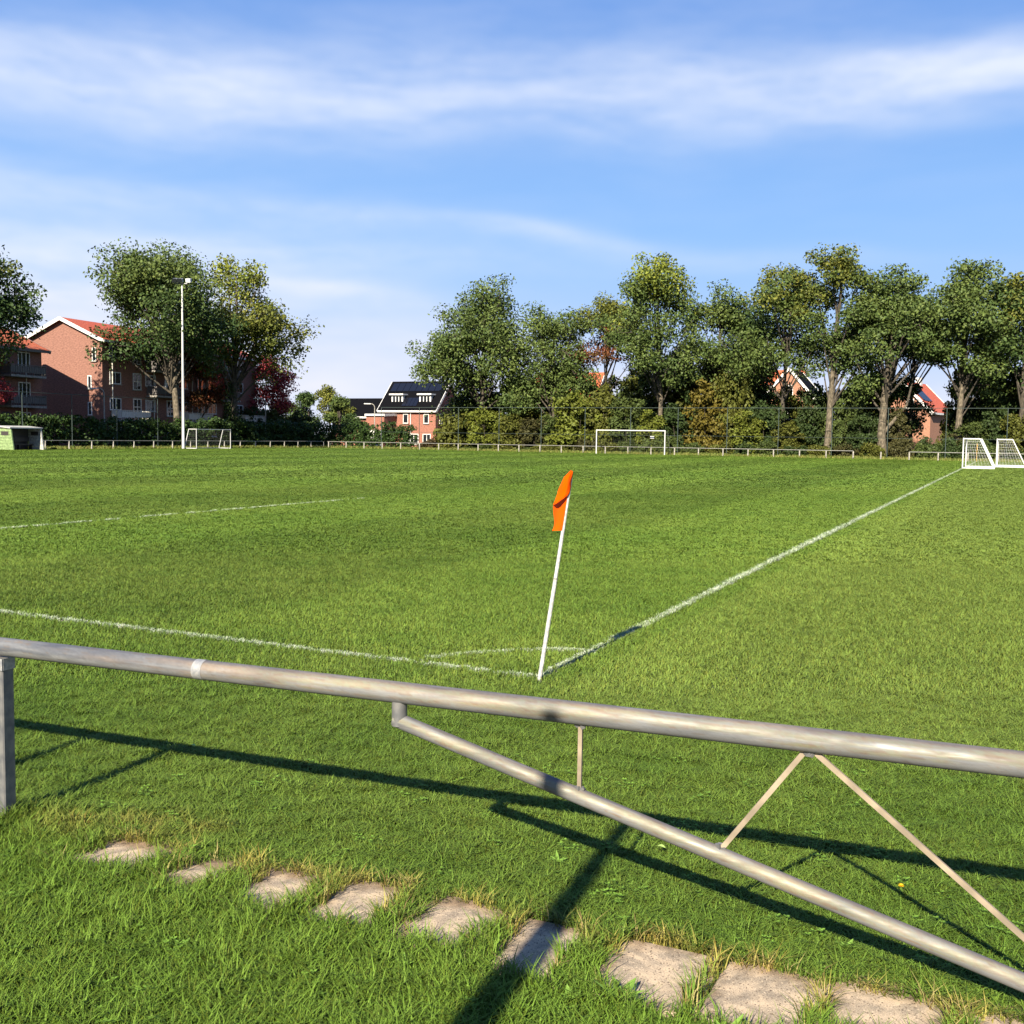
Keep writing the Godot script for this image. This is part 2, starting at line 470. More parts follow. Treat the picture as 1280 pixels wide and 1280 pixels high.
func buildings():
	# nearer block of flats, its shaded long side towards the pitch
	var turn := deg_to_rad(71.0)
	var b := house("apartment_block", "dark brick flats with orange roof and balconies at the picture's left edge", "apartment block", "", rf(-50.07, 91.8), turn, 25.0, 9.7, 9.4, 11.5, M.brick_dark, M.tile_orange, 0.55, M.rail_dark)
	var hx := 12.5
	for fl in 3:
		var y0 := 1.1 + fl * 2.85
		for k in 3:
			var off := k * 6.4
			if hx - 2.3 - off < -hx + 1.0: continue
			window_part(b, on_face("front", 25, 9.7, hx - 2.3 - off, y0 + 0.95 + 0.55), 1.5, 1.45, 3, 1)
			var dr := MB.new()
			dr.bx(hx - 4.6 - off, y0 + 1.1, 0.02, 1.0, 2.2, 0.1)
			put("door", dr.mesh(), M.door, b)
			if fl > 0:
				balcony(b, hx - 3.1 - off, y0 - 0.12, 4.4, M.rail_dark)
	for s: float in [-1.0, 0.6]:
		var dp := MB.new()
		dp.tube(Vector3(hx - 3.9 + s * 3.0, 0, 0.1), Vector3(hx - 3.9 + s * 3.0, 9.2, 0.1), 0.06, 0.06, 8)
		put("drainpipe", dp.mesh(), M.cream, b)
	# larger block behind it, gable end in the sun
	b = house("apartment_block", "brick flats with sunlit white-edged gable behind the large spreading trees", "apartment block", "", rf(-37.24, 121.24), turn, 28.0, 9.7, 10.9, 13.0, M.brick_pink, M.tile_red, 0.45, M.white)
	hx = 14.0
	for yy: float in [3.9, 6.6, 9.4]:
		window_part(b, on_face("left", 28, 9.7, 3.3 if yy < 9.0 else 3.9, yy), 0.5, 1.35, 1, 1)
	for fl in 4:
		var y0 := 0.2 + fl * 2.68
		for k in 5:
			var x0 := -hx + 1.9 + k * 5.6
			if x0 > hx - 1.0: continue
			window_part(b, on_face("front", 28, 9.7, x0, y0 + 1.55), 1.7, 1.25, 2, 1)
			if x0 + 3.4 < hx - 0.6:
				window_part(b, on_face("front", 28, 9.7, x0 + 3.4, y0 + 1.35), 1.3, 1.75, 2, 2)
			if fl > 0 and k % 2 == (0 if fl == 1 else 1):
				balcony(b, x0 + 1.6, y0 - 0.12, 4.6, M.cream if fl == 1 else M.rail_dark)
	var pa := thing("parasol", "closed white parasol standing on an upper balcony of the larger flats", "parasol")
	pa.position = b.transform * Vector3(-4.9, 5.48, 0.75)
	var pb := MB.new()
	pb.tube(Vector3(0, 0, 0), Vector3(0, 2.2, 0), 0.03, 0.03, 8)
	put("pole", pb.mesh(), M.lead, pa)
	pb = MB.new()
	pb.tube(Vector3(0, 0.75, 0), Vector3(0, 1.2, 0), 0.09, 0.17, 10)
	pb.tube(Vector3(0, 1.2, 0), Vector3(0, 2.15, 0), 0.17, 0.05, 10)
	put("canopy", pb.mesh(), M.white, pa)
	for x in [-12.6, -6.0, 0.8, 7.6]:
		var dp := MB.new()
		dp.tube(Vector3(x, 0, 0.1), Vector3(x, 10.6, 0.1), 0.06, 0.06, 8)
		put("drainpipe", dp.mesh(), M.cream, b)

	# white-trimmed house with black roof and two dormers
	var yaw := deg_to_rad(-25.3)
	b = house("brick_house", "red brick house with black roof, solar panels and two white dormers", "house", "", rf(-15.15, 152.0), yaw, 9.2, 7.7, 5.3, 9.3, M.brick_red, M.tile_black, 0.3, M.white)
	for x in [-3.5, -0.3, 3.1]:
		window_part(b, on_face("front", 9.2, 7.7, x, 4.0), 0.85, 1.35, 1, 1)
	window_part(b, on_face("front", 9.2, 7.7, 0.7, 1.1), 2.3, 1.5, 3, 1)
	window_part(b, on_face("front", 9.2, 7.7, 3.2, 1.1), 1.3, 1.5, 2, 1)
	window_part(b, on_face("right", 9.2, 7.7, -2.1, 4.0), 1.3, 1.5, 2, 1)
	window_part(b, on_face("right", 9.2, 7.7, 1.6, 4.0), 1.3, 1.5, 2, 1)
	window_part(b, on_face("right", 9.2, 7.7, 0.0, 1.1), 1.6, 1.5, 2, 1)
	var dp2 := MB.new()
	dp2.tube(Vector3(0.55, 0, 0.1), Vector3(0.55, 5.1, 0.1), 0.06, 0.06, 8)
	put("drainpipe", dp2.mesh(), M.white, b)
	var sl := 4.0 / 3.85
	for x in [-2.3, 2.35]:
		var dm := MB.new()
		dm.bx(x, 6.75, -2.0, 1.9, 1.35, 2.2)
		var dn := put("dormer", dm.mesh(), M.white, b)
		dm = MB.new()
		dm.bx(x, 7.5, -1.85, 2.35, 0.2, 2.6)
		put("dormer_roof", dm.mesh(), M.white, dn)
		var wd := MB.new()
		for k in 3:
			wd.bx(x - 0.53 + 0.53 * k, 6.8, -0.9, 0.4, 0.85, 0.04)
		put("pane", wd.mesh(), M.glass, dn)
	for rr in 2:
		for k in 8:
			if rr == 1 and k > 3: continue
			var s := MB.new()
			var yb := 7.75 + 0.75 * 0 if rr == 0 else 5.55
			var x := -3.9 + k * 1.06
			if rr == 1:
				x = -0.9 + k * 0.62
			var z0 := -(yb - 5.3) / sl
			var lo := Vector3(x, yb + 0.27, z0 + 0.02)
			var hi := Vector3(x, yb + 0.27 + 1.2, z0 + 0.02 - 1.2 / sl)
			s.bar(lo, hi, 1.0 if rr == 0 else 0.58, 0.05, Vector3(0, 1, 1))
			put("solar_panel", s.mesh(), M.panel, b.get_node("roof"))
	# the rest of the houses beyond the trees
	b = house("brick_house", "brick house with dark gable roof and white bargeboard beside the tall dense tree", "house", "", rf(-7.2, 168.0), deg_to_rad(64.7), 8.0, 7.0, 4.6, 7.9, M.brick_red, M.tile_black, 0.35, M.white)
	window_part(b, on_face("front", 8, 7, 0.0, 3.2), 1.2, 1.4, 2, 1)
	window_part(b, on_face("left", 8, 7, 0.5, 3.2), 1.2, 1.4, 2, 1)
	b = house("brick_bungalow", "low brick building with black roof and white fascia next to the dormered house", "house", "", rf(-23.4, 158.0), yaw, 8.6, 6.5, 4.4, 6.9, M.brick_red, M.tile_black, 0.35, M.white)
	window_part(b, on_face("front", 8.6, 6.5, -1.0, 2.6), 1.4, 1.2, 2, 1)
	b = house("garage", "flat brick garage with white roof edge between bungalow and dormered house", "garage", "", rf(-19.6, 150.5), yaw, 3.0, 5.0, 4.4, 4.45, M.brick_red, M.lead, 0.1, M.white)
	var gd := MB.new()
	gd.bx(0, 1.2, 0.02, 2.3, 2.2, 0.08)
	put("door", gd.mesh(), M.white, b)
	b = house("brick_house", "orange-roofed house half hidden behind trees above the far goal's left post", "house", "", rf(6.6, 154.5), yaw, 10.6, 8.0, 6.6, 11.0, M.brick_dark, M.tile_orange, 0.3, M.white)
	for x in [-3.2, 0.2, 3.4]:
		window_part(b, on_face("front", 10.6, 8, x, 4.8), 1.2, 1.4, 2, 1)
	window_part(b, on_face("right", 10.6, 8, 0, 5.0), 1.2, 1.4, 2, 1)
	chimney(b, -2.5, 11.2, -4.0, M.brick_red)
	b = house("brick_house", "red-roofed house with white dormer glimpsed between the tall trees", "house", "", rf(37.2, 154.0), yaw, 8.0, 8.0, 7.6, 11.8, M.brick_peach, M.tile_orange, 0.3, M.white)
	var dm2 := MB.new()
	dm2.bx(2.2, 9.3, -1.6, 1.6, 1.5, 2.4)
	var dn2 := put("dormer", dm2.mesh(), M.white, b)
	dm2 = MB.new()
	dm2.bx(2.2, 9.3, -0.39, 0.9, 0.9, 0.04)
	put("pane", dm2.mesh(), M.glass, dn2)
	chimney(b, -2.0, 12.0, -4.0, M.brick_dark)
	b = house("brick_house", "house with steep dark roof and two white-edged gables behind the bare trunks", "house", "", rf(42.5, 146.5), deg_to_rad(64.7), 9.0, 7.4, 7.0, 11.3, M.brick_peach, M.tile_black, 0.3, M.white)
	window_part(b, on_face("left", 9, 7.4, 0, 8.4), 1.2, 1.5, 2, 1)
	window_part(b, on_face("left", 9, 7.4, 0, 5.0), 1.4, 1.5, 2, 1)
	b = house("brick_house", "peach brick gable house with red roof and solar panels behind the goals", "house", "", rf(55.6, 138.0), deg_to_rad(52.0), 9.0, 7.2, 5.6, 9.3, M.brick_peach, M.tile_red, 0.3, M.white)
	window_part(b, on_face("left", 9, 7.2, 1.0, 6.6), 1.0, 1.2, 2, 1)
	window_part(b, on_face("left", 9, 7.2, -1.6, 3.6), 1.1, 1.4, 2, 1)
	var sl2 := 3.7 / 3.6
	for k in 3:
		var s := MB.new()
		s.bar(Vector3(-3.2 + k * 1.1, 7.0, -(7.0 - 5.6) / sl2 + 0.3), Vector3(-3.2 + k * 1.1, 8.6, -(8.6 - 5.6) / sl2 + 0.3), 1.04, 0.05, Vector3(0, 1, 1))
		put("solar_panel", s.mesh(), M.panel, b.get_node("roof"))
	chimney(b, 2.0, 9.6, -3.6, M.white, 1.0)

# ------------------------------------------------------------------ foliage
func rdir() -> Vector3:
	var z := rng.randf_range(-1, 1)
	var t := rng.randf() * TAU
	var s := sqrt(1.0 - z * z)
	return Vector3(s * cos(t), z, s * sin(t))

func clump(mb: MB, p: Vector3, r: Vector3, n: int, size: float, ca: Color, cb: Color, mixv: float):
	for k in n:
		var d := rdir()
		var q := pow(rng.randf(), 0.45)
		var at := p + Vector3(d.x * r.x, d.y * r.y, d.z * r.z) * q
		var nn := (d * 0.7 + rdir() + Vector3(0, 0.5, 0)).normalized()
		var a := nn.cross(rdir()).normalized()
		var b := nn.cross(a)
		var s := size * rng.randf_range(0.6, 1.25)
		var cc := ca.lerp(cb, clampf(mixv + rng.randf_range(-0.28, 0.28), 0, 1)) * rng.randf_range(0.75, 1.25)
		cc.a = 1.0
		mb.leaf(at, a * s * 0.62, b * s * 0.38, cc)

func limb(mb: MB, a: Vector3, b: Vector3, ra: float, rb: float, bend: float, parts := 4):
	var m := (a + b) * 0.5 + Vector3(rng.randf_range(-1, 1), rng.randf_range(-0.2, 0.6), rng.randf_range(-1, 1)) * bend
	var last := a
	for k in range(1, parts + 1):
		var t := float(k) / parts
		var q := a.lerp(m, t).lerp(m.lerp(b, t), t)
		mb.tube(last, q, lerpf(ra, rb, float(k - 1) / parts), lerpf(ra, rb, t), 7, false)
		last = q

const PAL := {
	"d": [Color(0.030, 0.053, 0.018), Color(0.057, 0.085, 0.024)],
	"g": [Color(0.049, 0.076, 0.023), Color(0.100, 0.128, 0.032)],
	"o": [Color(0.073, 0.091, 0.021), Color(0.140, 0.140, 0.025)],
	"y": [Color(0.079, 0.116, 0.021), Color(0.195, 0.201, 0.029)],
	"a": [Color(0.095, 0.085, 0.018), Color(0.18, 0.14, 0.024)],
	"n": [Color(0.075, 0.06, 0.03), Color(0.065, 0.085, 0.022)],
	"b": [Color(0.10, 0.055, 0.035), Color(0.06, 0.075, 0.02)],
	"r": [Color(0.19, 0.028, 0.036), Color(0.32, 0.065, 0.062)],
	"R": [Color(0.13, 0.04, 0.022), Color(0.075, 0.065, 0.02)],
}

# crown: top height, lowest foliage, half width; hi palette colours the upper sunlit part where the leaves have turned
func tree(called: String, label: String, group: String, at: Vector3, top: float, bot: float, hw: float, pal: String, pal_hi := "", hi_from := 0.6, tr := 0.32, dark := false, lean := Vector3.ZERO, lobes := 60, per := 120, size := 0.34, fork := 0.0, fill := 0.0):
	var o := thing(called, label, "tree", at, 0.0, group)
	var tk := MB.new()
	var lb := MB.new()
	var cr := MB.new()
	var mid := (top + bot) * 0.5
	var ry := (top - bot) * 0.5
	var cs := lean * 1.0
	var neck := Vector3(lean.x * 0.35, bot * 0.8 + 0.6, lean.z * 0.35)
	# trunk in a few slightly crooked lengths, with a flared foot
	var pts := [Vector3(0, -0.2, 0)]
	var kk := 6
	for k in range(1, kk + 1):
		var t := float(k) / kk
		pts.append(Vector3(lean.x * t * t + rng.randf_range(-1, 1) * 0.12, lerpf(0.0, top * 0.82, t), lean.z * t * t + rng.randf_range(-1, 1) * 0.12))
	for k in kk:
		var f0 := 1.25 if k == 0 else 1.0
		(tk if k < 3 else lb).tube(pts[k], pts[k + 1], tr * f0 * pow(1.0 - float(k) / (kk + 0.4), 0.7), tr * pow(1.0 - float(k + 1) / (kk + 0.4), 0.7), 9, false)
	# boughs first, then leaf clumps round each bough, so that gaps stay between them
	var boughs := []
	lobes = int(lobes * 1.6)
	hw *= 1.08
	size *= 0.78
	var nb := clampi(int(lobes / 6.5), 8, 30)
	for k in nb:
		var d := rdir()
		if d.y < -0.8: d.y *= -0.6
		var q := 0.34 + 0.62 * sqrt(rng.randf())
		var prof := (1.0 - 0.25 * maxf(0.0, d.y)) * rng.randf_range(0.82, 1.12)
		boughs.append([Vector3(d.x * hw * prof * 0.86, d.y * ry * 0.98, d.z * hw * prof * 0.86) * q + Vector3(cs.x, mid, cs.z), hw * rng.randf_range(0.30, 0.46)])
	boughs.append([Vector3(cs.x, mid + ry * 0.62, cs.z), hw * 0.42])
	for k in lobes:
		var bo: Array = boughs[k % boughs.size()]
		var d := rdir()
		var br: float = bo[1]
		var p: Vector3 = bo[0] + Vector3(d.x * br, d.y * br * 0.8, d.z * br) * pow(rng.randf(), 0.4)
		p.y = minf(p.y, top - 0.5)
		if k < boughs.size():
			var bs: Vector3 = pts[0].lerp(pts[kk], clampf(((bo[0].y - 2.0) / (top * 0.82)) * rng.randf_range(0.55, 0.82), 0.1, 0.9))
			bs.y = clampf(bs.y, bot * 0.75, bo[0].y - 0.3 * hw)
			limb(lb, bs, bo[0], tr * 0.3, 0.04, 0.5)
		var lr := hw * rng.randf_range(0.13, 0.26) + 0.32
		var hfrac := (p.y - bot) / maxf(top - bot, 0.1)
		var pa: Array = PAL[pal]
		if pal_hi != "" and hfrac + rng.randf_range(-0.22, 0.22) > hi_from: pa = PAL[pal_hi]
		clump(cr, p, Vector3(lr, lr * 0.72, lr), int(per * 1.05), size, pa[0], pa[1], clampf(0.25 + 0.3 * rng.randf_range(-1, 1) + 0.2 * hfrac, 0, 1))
		if k % 2 == 0:
			limb(lb, bo[0], p, tr * 0.12, 0.02, 0.2, 2)
	if fork > 0.0:
		limb(tk, Vector3(0.05, bot * 0.46, 0), Vector3(fork, bot * 0.98, -0.4), tr * 0.5, tr * 0.25, 0.2)
		limb(lb, Vector3(fork, bot * 0.98, -0.4), Vector3(fork * 1.7, mid, -0.6), tr * 0.25, 0.04, 0.3)
	if fill > 0.0:
		for k in int(fill):
			var p := Vector3(rng.randf_range(-1, 1) * 0.5, rng.randf_range(0.3, bot + 1.0), rng.randf_range(-1, 1) * 0.5)
			clump(cr, p, Vector3(0.75, 0.8, 0.75), 70, size * 0.8, PAL["d"][0], PAL["d"][1], 0.4)
	put("trunk", tk.mesh(), M.bark_dark if dark else M.bark, o)
	put("limbs", lb.mesh(), M.bark_dark, o)  # limbs and upper trunk take darker bark: crown shade put into the colour
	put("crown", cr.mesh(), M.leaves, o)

func trees():
	var row := "tall trees in a row behind the far end of the pitch"
	tree("deciduous_tree", "broad dense dark green tree beside the dormered house", row, rf(-3.7, 127.4), 19.8, 2.6, 7.0, "g", "", 0.6, 0.42, true, Vector3.ZERO, 170, 120, 0.36)
	tree("deciduous_tree", "dark green tree of middle height between the broad tree and the orange roof", row, rf(4.6, 124.6), 17, 3.4, 5.8, "g", "", 0.6, 0.34, true, Vector3.ZERO, 115, 120, 0.34)
	tree("deciduous_tree", "narrow tree with brownish turning leaves and thin crown over the orange roof", row, rf(10.8, 123.9), 19, 8.6, 4.2, "R", "o", 0.45, 0.24, false, Vector3.ZERO, 70, 95, 0.32)
	tree("deciduous_tree", "tall tree with yellow-green top and pale bare trunk above the far goal", row, rf(15.9, 114.9), 21.4, 6.2, 5.4, "g", "y", 0.66, 0.30, false, Vector3(-0.6, 0, 0), 105, 115, 0.34, 0.0)
	tree("deciduous_tree", "thin open tree with pale forked upper limbs beside the yellow-topped tree", row, rf(22.4, 116.2), 19, 6.4, 4.6, "g", "", 0.6, 0.24, false, Vector3.ZERO, 75, 105, 0.33, 1.2)
	tree("deciduous_tree", "wide green tree over the red roof with the white dormer", row, rf(28.5, 112.2), 20.5, 7.6, 5.6, "g", "o", 0.75, 0.28, true, Vector3.ZERO, 100, 115, 0.34)
	tree("deciduous_tree", "tallest slender tree with gaps of sky through its middle and straight trunk", row, rf(31.9, 107.5), 21.2, 6.6, 4.4, "g", "o", 0.7, 0.36, false, Vector3(0.8, 0, 0), 85, 110, 0.33)
	tree("deciduous_tree", "green tree with stout leaning pale trunk that forks low to the right", row, rf(36.2, 103.9), 19.4, 5.4, 5.2, "g", "", 0.6, 0.44, false, Vector3(0.9, 0, 0), 105, 115, 0.34, 2.4)
	tree("deciduous_tree", "round-topped green tree behind the two white training goals", row, rf(42.9, 102.1), 18.9, 5.2, 5.2, "g", "", 0.6, 0.36, false, Vector3.ZERO, 100, 115, 0.34, -1.4)
	tree("deciduous_tree", "darker green tree at the right edge of the tree row", row, rf(48.2, 100.7), 18.6, 4.6, 4.8, "d", "o", 0.8, 0.34, true, Vector3.ZERO, 95, 115, 0.34)
	tree("deciduous_tree", "last tree of the row, cut by the right edge of the picture", row, rf(53.4, 98.6), 18.6, 4.6, 5, "g", "", 0.6, 0.34, true, Vector3.ZERO, 80, 115, 0.34)
	tree("deciduous_tree", "slim dark tree filling in behind the wide green tree", row, rf(25.6, 118.5), 17.6, 5, 4.4, "d", "", 0.6, 0.22, true, Vector3.ZERO, 75, 110, 0.34)
	tree("deciduous_tree", "dark tree set back between the leaning trunk and the training goals", row, rf(42.0, 112.0), 17.4, 9.2, 4.4, "d", "", 0.6, 0.26, true, Vector3.ZERO, 75, 110, 0.34)
	var un := "young trees under the tall row"
	var up := [[-4.1, 132.1, 9.9], [0.7, 129.8, 9.2], [4.9, 127.8, 9.7], [14.1, 123.5, 10.5], [18.8, 121.8, 11.9], [23.9, 120.0, 11.8], [26.7, 117.5, 10.8], [37.8, 111.2, 8.3], [40.7, 112.0, 8.9], [46.8, 106.9, 9.8], [49.3, 106.3, 10.3], [51.7, 104.6, 10.2]]
	for k in up.size():
		tree("young_tree", "young leafy tree in the shade under the tall row, %s from the dormered house" % nth(k + 1), un, rf(up[k][0], up[k][1]), up[k][2], 1.4, 3.0, ["d", "g", "d", "o"][k % 4], "", 0.6, 0.12, true, Vector3.ZERO, 40, 85, 0.34)
	var lg := "large trees by the flats"
	tree("deciduous_tree", "dark leafy tree at the left edge above the nearer orange roof", lg, rf(-46.0, 90.0), 18.0, 7.6, 5.6, "d", "o", 0.8, 0.4, true, Vector3.ZERO, 95, 120, 0.34)
	tree("deciduous_tree", "huge dark green spreading tree behind the floodlight mast", lg, rf(-35.3, 111.5), 21.3, 7.6, 7.6, "d", "g", 0.5, 0.40, false, Vector3(-2.0, 0, 0), 190, 125, 0.36)
	tree("deciduous_tree", "large open tree with yellowing leaves and dark ivy-clad trunk", lg, rf(-31.9, 121.0), 22.2, 6.6, 6.5, "o", "y", 0.7, 0.46, true, Vector3(0.4, 0, 0), 112, 115, 0.36, 0.0, 22.0)
	var rd := "red autumn trees by the flats"
	tree("maple_tree", "crimson upright tree right of the ivy-clad trunk", rd, rf(-30.9, 135.9), 11.6, 3.2, 3.5, "r", "", 0.6, 0.16, true, Vector3.ZERO, 60, 110, 0.3)
	tree("maple_tree", "rusty red tree in front of the shaded flats, behind the mast", rd, rf(-35.9, 121.5), 11.8, 4, 3.2, "R", "r", 0.5, 0.16, true, Vector3.ZERO, 50, 100, 0.3)
	tree("maple_tree", "small red tree at the left edge beneath the dark leafy tree", rd, rf(-46.9, 95.0), 9.8, 2.6, 2.4, "r", "R", 0.6, 0.14, true, Vector3.ZERO, 34, 100, 0.28)
	var sm := "small distant trees between the flats and the houses"
	var lab := ["small round tree just right of the crimson tree", "dark low tree at the start of the distant group", "biggest olive round tree of the distant group", "low green tree at the end of the distant group, by the black roofs", "dark bush-like tree under the crimson tree", "dark little tree beside the low black-roofed building"]
	var tt := [[-34.1, 161.7, 6.9, 2.9, "g"], [-31.0, 160.3, 8.0, 2.7, "d"], [-27.5, 158.6, 9.4, 3.4, "o"], [-24.6, 150.0, 7.2, 2.0, "g"], [-34.0, 145.0, 4.9, 2.4, "d"], [-22.8, 150.0, 4.7, 1.7, "d"]]
	for k in tt.size():
		var t: Array = tt[k]
		tree("small_tree", lab[k], sm, rf(t[0], t[1]), t[2], 1.2, t[3], t[4], "", 0.6, 0.14, true, Vector3.ZERO, 34, 90, 0.34)

func nth(k: int) -> String:
	var n := ["zeroth", "first", "second", "third", "fourth", "fifth", "sixth", "seventh", "eighth", "ninth", "tenth", "eleventh", "twelfth", "thirteenth", "fourteenth", "fifteenth", "sixteenth", "seventeenth", "eighteenth", "nineteenth", "twentieth", "twenty-first", "twenty-second", "twenty-third", "twenty-fourth"]
	return n[k]

func bay_label(v: float) -> String:
	# which bay of the far rail fence the low bush grows behind, counted from the far goal
	var d := int(round((v - 32.4) / 2.5))
	if d == 0: return "low bush at the net fence straight behind the far goal's middle"
	return "low bush by the net fence, %s rail bay %s of the far goal's middle" % [nth(absi(d)), "left" if d > 0 else "right"]

func shrub_mesh(sd: int, ratio: float) -> ArrayMesh:
	# radius 1, height = ratio; an uneven dome of leafy sprays
	rng.seed = sd
	var mb := MB.new()
	for k in int(40 * (0.45 + 0.55 * ratio)):
		var d := rdir()
		d.y = absf(d.y)
		var q := pow(rng.randf(), 0.4)
		var hz := sqrt(d.x * d.x + d.z * d.z) + 0.001
		var sw := pow(hz, 0.5) / hz * rng.randf_range(0.8, 1.1)
		var p := Vector3(d.x * sw * 0.80 * q, 0.04 * ratio + pow(d.y, 0.8) * (ratio - 0.2) * q, d.z * sw * 0.80 * q)
		var lr := rng.randf_range(0.18, 0.34)
		var br := rng.randf_range(0.7, 1.25)
		clump(mb, p, Vector3(lr, lr * 0.75, lr), 105, 0.10, Color(br, br, br), Color(br * 1.5, br * 1.35, br), 0.35)
	return mb.mesh()

func stems_mesh() -> ArrayMesh:
	var mb := MB.new()
	for k in 5:
		var t := TAU * k / 5.0
		mb.tube(Vector3(cos(t) * 0.08, -0.05, sin(t) * 0.08), Vector3(cos(t) * 0.45, 0.62, sin(t) * 0.45), 0.018, 0.006, 5, false)
	return mb.mesh()

func shrubs():
	var shapes := []
	for k in 5: shapes.append(shrub_mesh(300 + k, 1.0))
	var tall := []
	for k in 4: tall.append(shrub_mesh(320 + k, 2.2))
	var stems := stems_mesh()
	var tone := {}
	for key in PAL:
		var c: Color = PAL[key][0].lerp(PAL[key][1], 0.4)
		tone[key] = foliage_mat(Color(c.r * 0.74, c.g * 0.74, c.b * 0.74))
	var words := {"d": "dark green", "g": "mid green", "o": "olive green", "y": "yellow-green", "a": "amber yellow", "n": "brownish", "b": "reddish brown twiggy"}
	var mid := "-9.7,126.4,1.4,1.7,b;-6.3,125.3,4.2,2.5,o;-3.1,124.4,5.1,2.4,y;-0.3,122.5,4.2,2.0,o;2.3,121.3,3.7,2.0,n;4.5,121.4,4.8,2.0,g;7.3,119.0,6.9,2.9,y;9.9,118.3,7.3,2.5,o;12.6,116.4,6.0,2.3,g;15.0,114.7,4.7,1.9,y;18.0,114.4,5.5,2.3,d;20.7,113.7,7.7,2.8,a;23.2,113.6,8.8,2.4,o;24.5,110.3,4.6,2.0,y;26.4,110.5,5.8,2.0,d;28.0,108.0,3.5,2.0,o;30.1,108.7,5.2,1.8,d;33.8,107.5,6.8,1.8,g;34.8,105.4,4.7,1.6,d;37.9,104.6,4.8,1.5,n;40.2,102.3,2.2,1.4,d;42.4,101.9,2.5,1.4,n;43.9,101.1,3.8,1.7,g;45.8,100.7,4.9,1.8,d;47.3,99.5,4.4,1.8,o;49.6,99.0,4.7,1.9,d"
	var spot := ["at the corner by the brick house", "under the broad dense tree", "in front of the broad dense tree", "beneath the middle-height tree", "next to the low gap before the big shrub", "left of the tall round shrub", "and tall and round, left of the far goal", "and tall, behind the far goal's left post", "behind the middle of the far goal", "at the foot of the pale bare trunk", "right of the pale bare trunk", "and tree-like, right of the far goal", "and tallest, beside the amber shrub", "before the tall amber shrub", "in the shade under the wide tree", "and low, in the shade left of the straight trunk", "right beside the straight trunk", "and bright, right of the straight trunk", "between the two stout trunks", "right of the leaning trunk", "and low, before the peach brick gable", "and low, right of the peach gable", "behind the first training goal", "between the two training goals' backs", "behind the second training goal", "at the right edge of the picture"]
	var rows := mid.split(";")
	for k in rows.size():
		var t := rows[k].split(",")
		rng.seed = 900 + k
		var o := thing("shrub", "%s shrub %s" % [words[t[4]], spot[k]], "shrub", rf(t[0].to_float(), t[1].to_float()), rng.randf() * TAU, "shrubs behind the net fence")
		var rr := t[3].to_float() * 1.2
		var hh := t[2].to_float() * 1.06
		var up := hh / rr > 1.5
		put("foliage", tall[k % 4] if up else shapes[k % 5], tone[t[4]], o).scale = Vector3(rr, hh / (2.2 if up else 1.0), rr)
		put("stem", stems, M.bark_dark, o).scale = Vector3(rr, hh, rr)
	# the taller dark thicket behind them
	var back := "-4.1,132.1,7.5,3.6;-0.1,130.2,7.1,3.0;3.3,128.6,6.1,2.9;6.1,127.2,6.7,2.5;9.6,125.6,6.4,1.9;12.5,124.2,8.1,2.6;15.3,122.9,8.9,2.4;18.1,121.6,10.2,2.8;20.6,120.4,10.6,2.6;23.3,119.1,10.3,2.7;26.1,117.8,9.9,2.5;28.3,116.8,6.3,1.9;30.5,115.7,7.0,1.8;32.6,114.7,6.6,1.7;35.0,113.6,6.2,2.1;37.3,112.5,8.6,1.9;38.6,112.0,7.7,1.5;45.4,108.7,7.5,1.3;46.8,108.0,8.5,1.8;48.8,107.1,8.4,2.1;51.1,106.0,8.2,2.2;53.3,104.9,7.6,2.2".split(";")
	for k in back.size():
		var t := back[k].split(",")
		rng.seed = 1300 + k
		var o := thing("thicket_bush", "tall dark thicket bush under the tree row, %s counted from the dormered house" % nth(k + 1), "bush", rf(t[0].to_float(), t[1].to_float()), rng.randf() * TAU, "dark thicket under the tree row")
		var rr := t[3].to_float() * 1.5
		put("foliage", tall[(k + 2) % 4], tone[["g", "d", "o", "d", "g"][k % 5]], o).scale = Vector3(rr, t[2].to_float() * (1.1 if t[0].to_float() < 30.0 else 1.22) / 2.2, rr)
	for k in 4:
		rng.seed = 1500 + k
		var o := thing("thicket_bush", ["dark bush behind the laurel hedge at the end of the larger flats", "dark bush behind the hedge under the ivy-clad trunk", "dark bush behind the hedge below the crimson tree", "dark bush behind the hedge right of the crimson tree"][k], "bush", rf(-35.5 + k * 2.6, 129.0 + k * 3.0), rng.randf() * TAU, "dark bushes behind the laurel hedge")
		put("foliage", tall[k % 4], tone["d" if k % 2 else "g"], o).scale = Vector3(2.6, 5.4 / 2.2 - 0.1 * k, 2.6)
	# low bramble and verge plants along the far fence
	for k in 27:
		rng.seed = 1700 + k
		var v := 59.6 - k * 2.5
		var h := rng.randf_range(1.3, 2.3)
		var pl: String = ["g", "o", "d", "g", "n"][rng.randi() % 5]
		if v > 40.0:
			h = rng.randf_range(0.35, 0.8) if v > 47.0 else rng.randf_range(0.7, 1.3)
			pl = ["y", "o", "g"][rng.randi() % 3]
		var o := thing("bramble_bush", bay_label(v), "bush", uvp(102.2 + rng.randf_range(-0.3, 0.5), v), rng.randf() * TAU, "low bushes along the far fence")
		put("foliage", shapes[k % 5], tone[pl], o).scale = Vector3(1.75, h, 1.4)
	# clipped-off laurel hedge along the side fence
	rng.seed = 77
	var mb := MB.new()
	var u := 50.0
	while u < 104.0:
		var hh := 3.05 + 0.35 * nz.get_noise_2d(u * 0.35, 3.0)
		for k in 16:
			var p := uvp(u + rng.randf_range(-0.7, 0.7), 75.0 + rng.randf_range(-0.65, 0.9), 0.2 + rng.randf() * (hh - 0.4))
			clump(mb, p, Vector3(0.55, 0.42, 0.55), 42, 0.24, Color(0.02, 0.038, 0.012), Color(0.05, 0.085, 0.02), 0.3)
		u += 1.0
	var v2 := 75.0
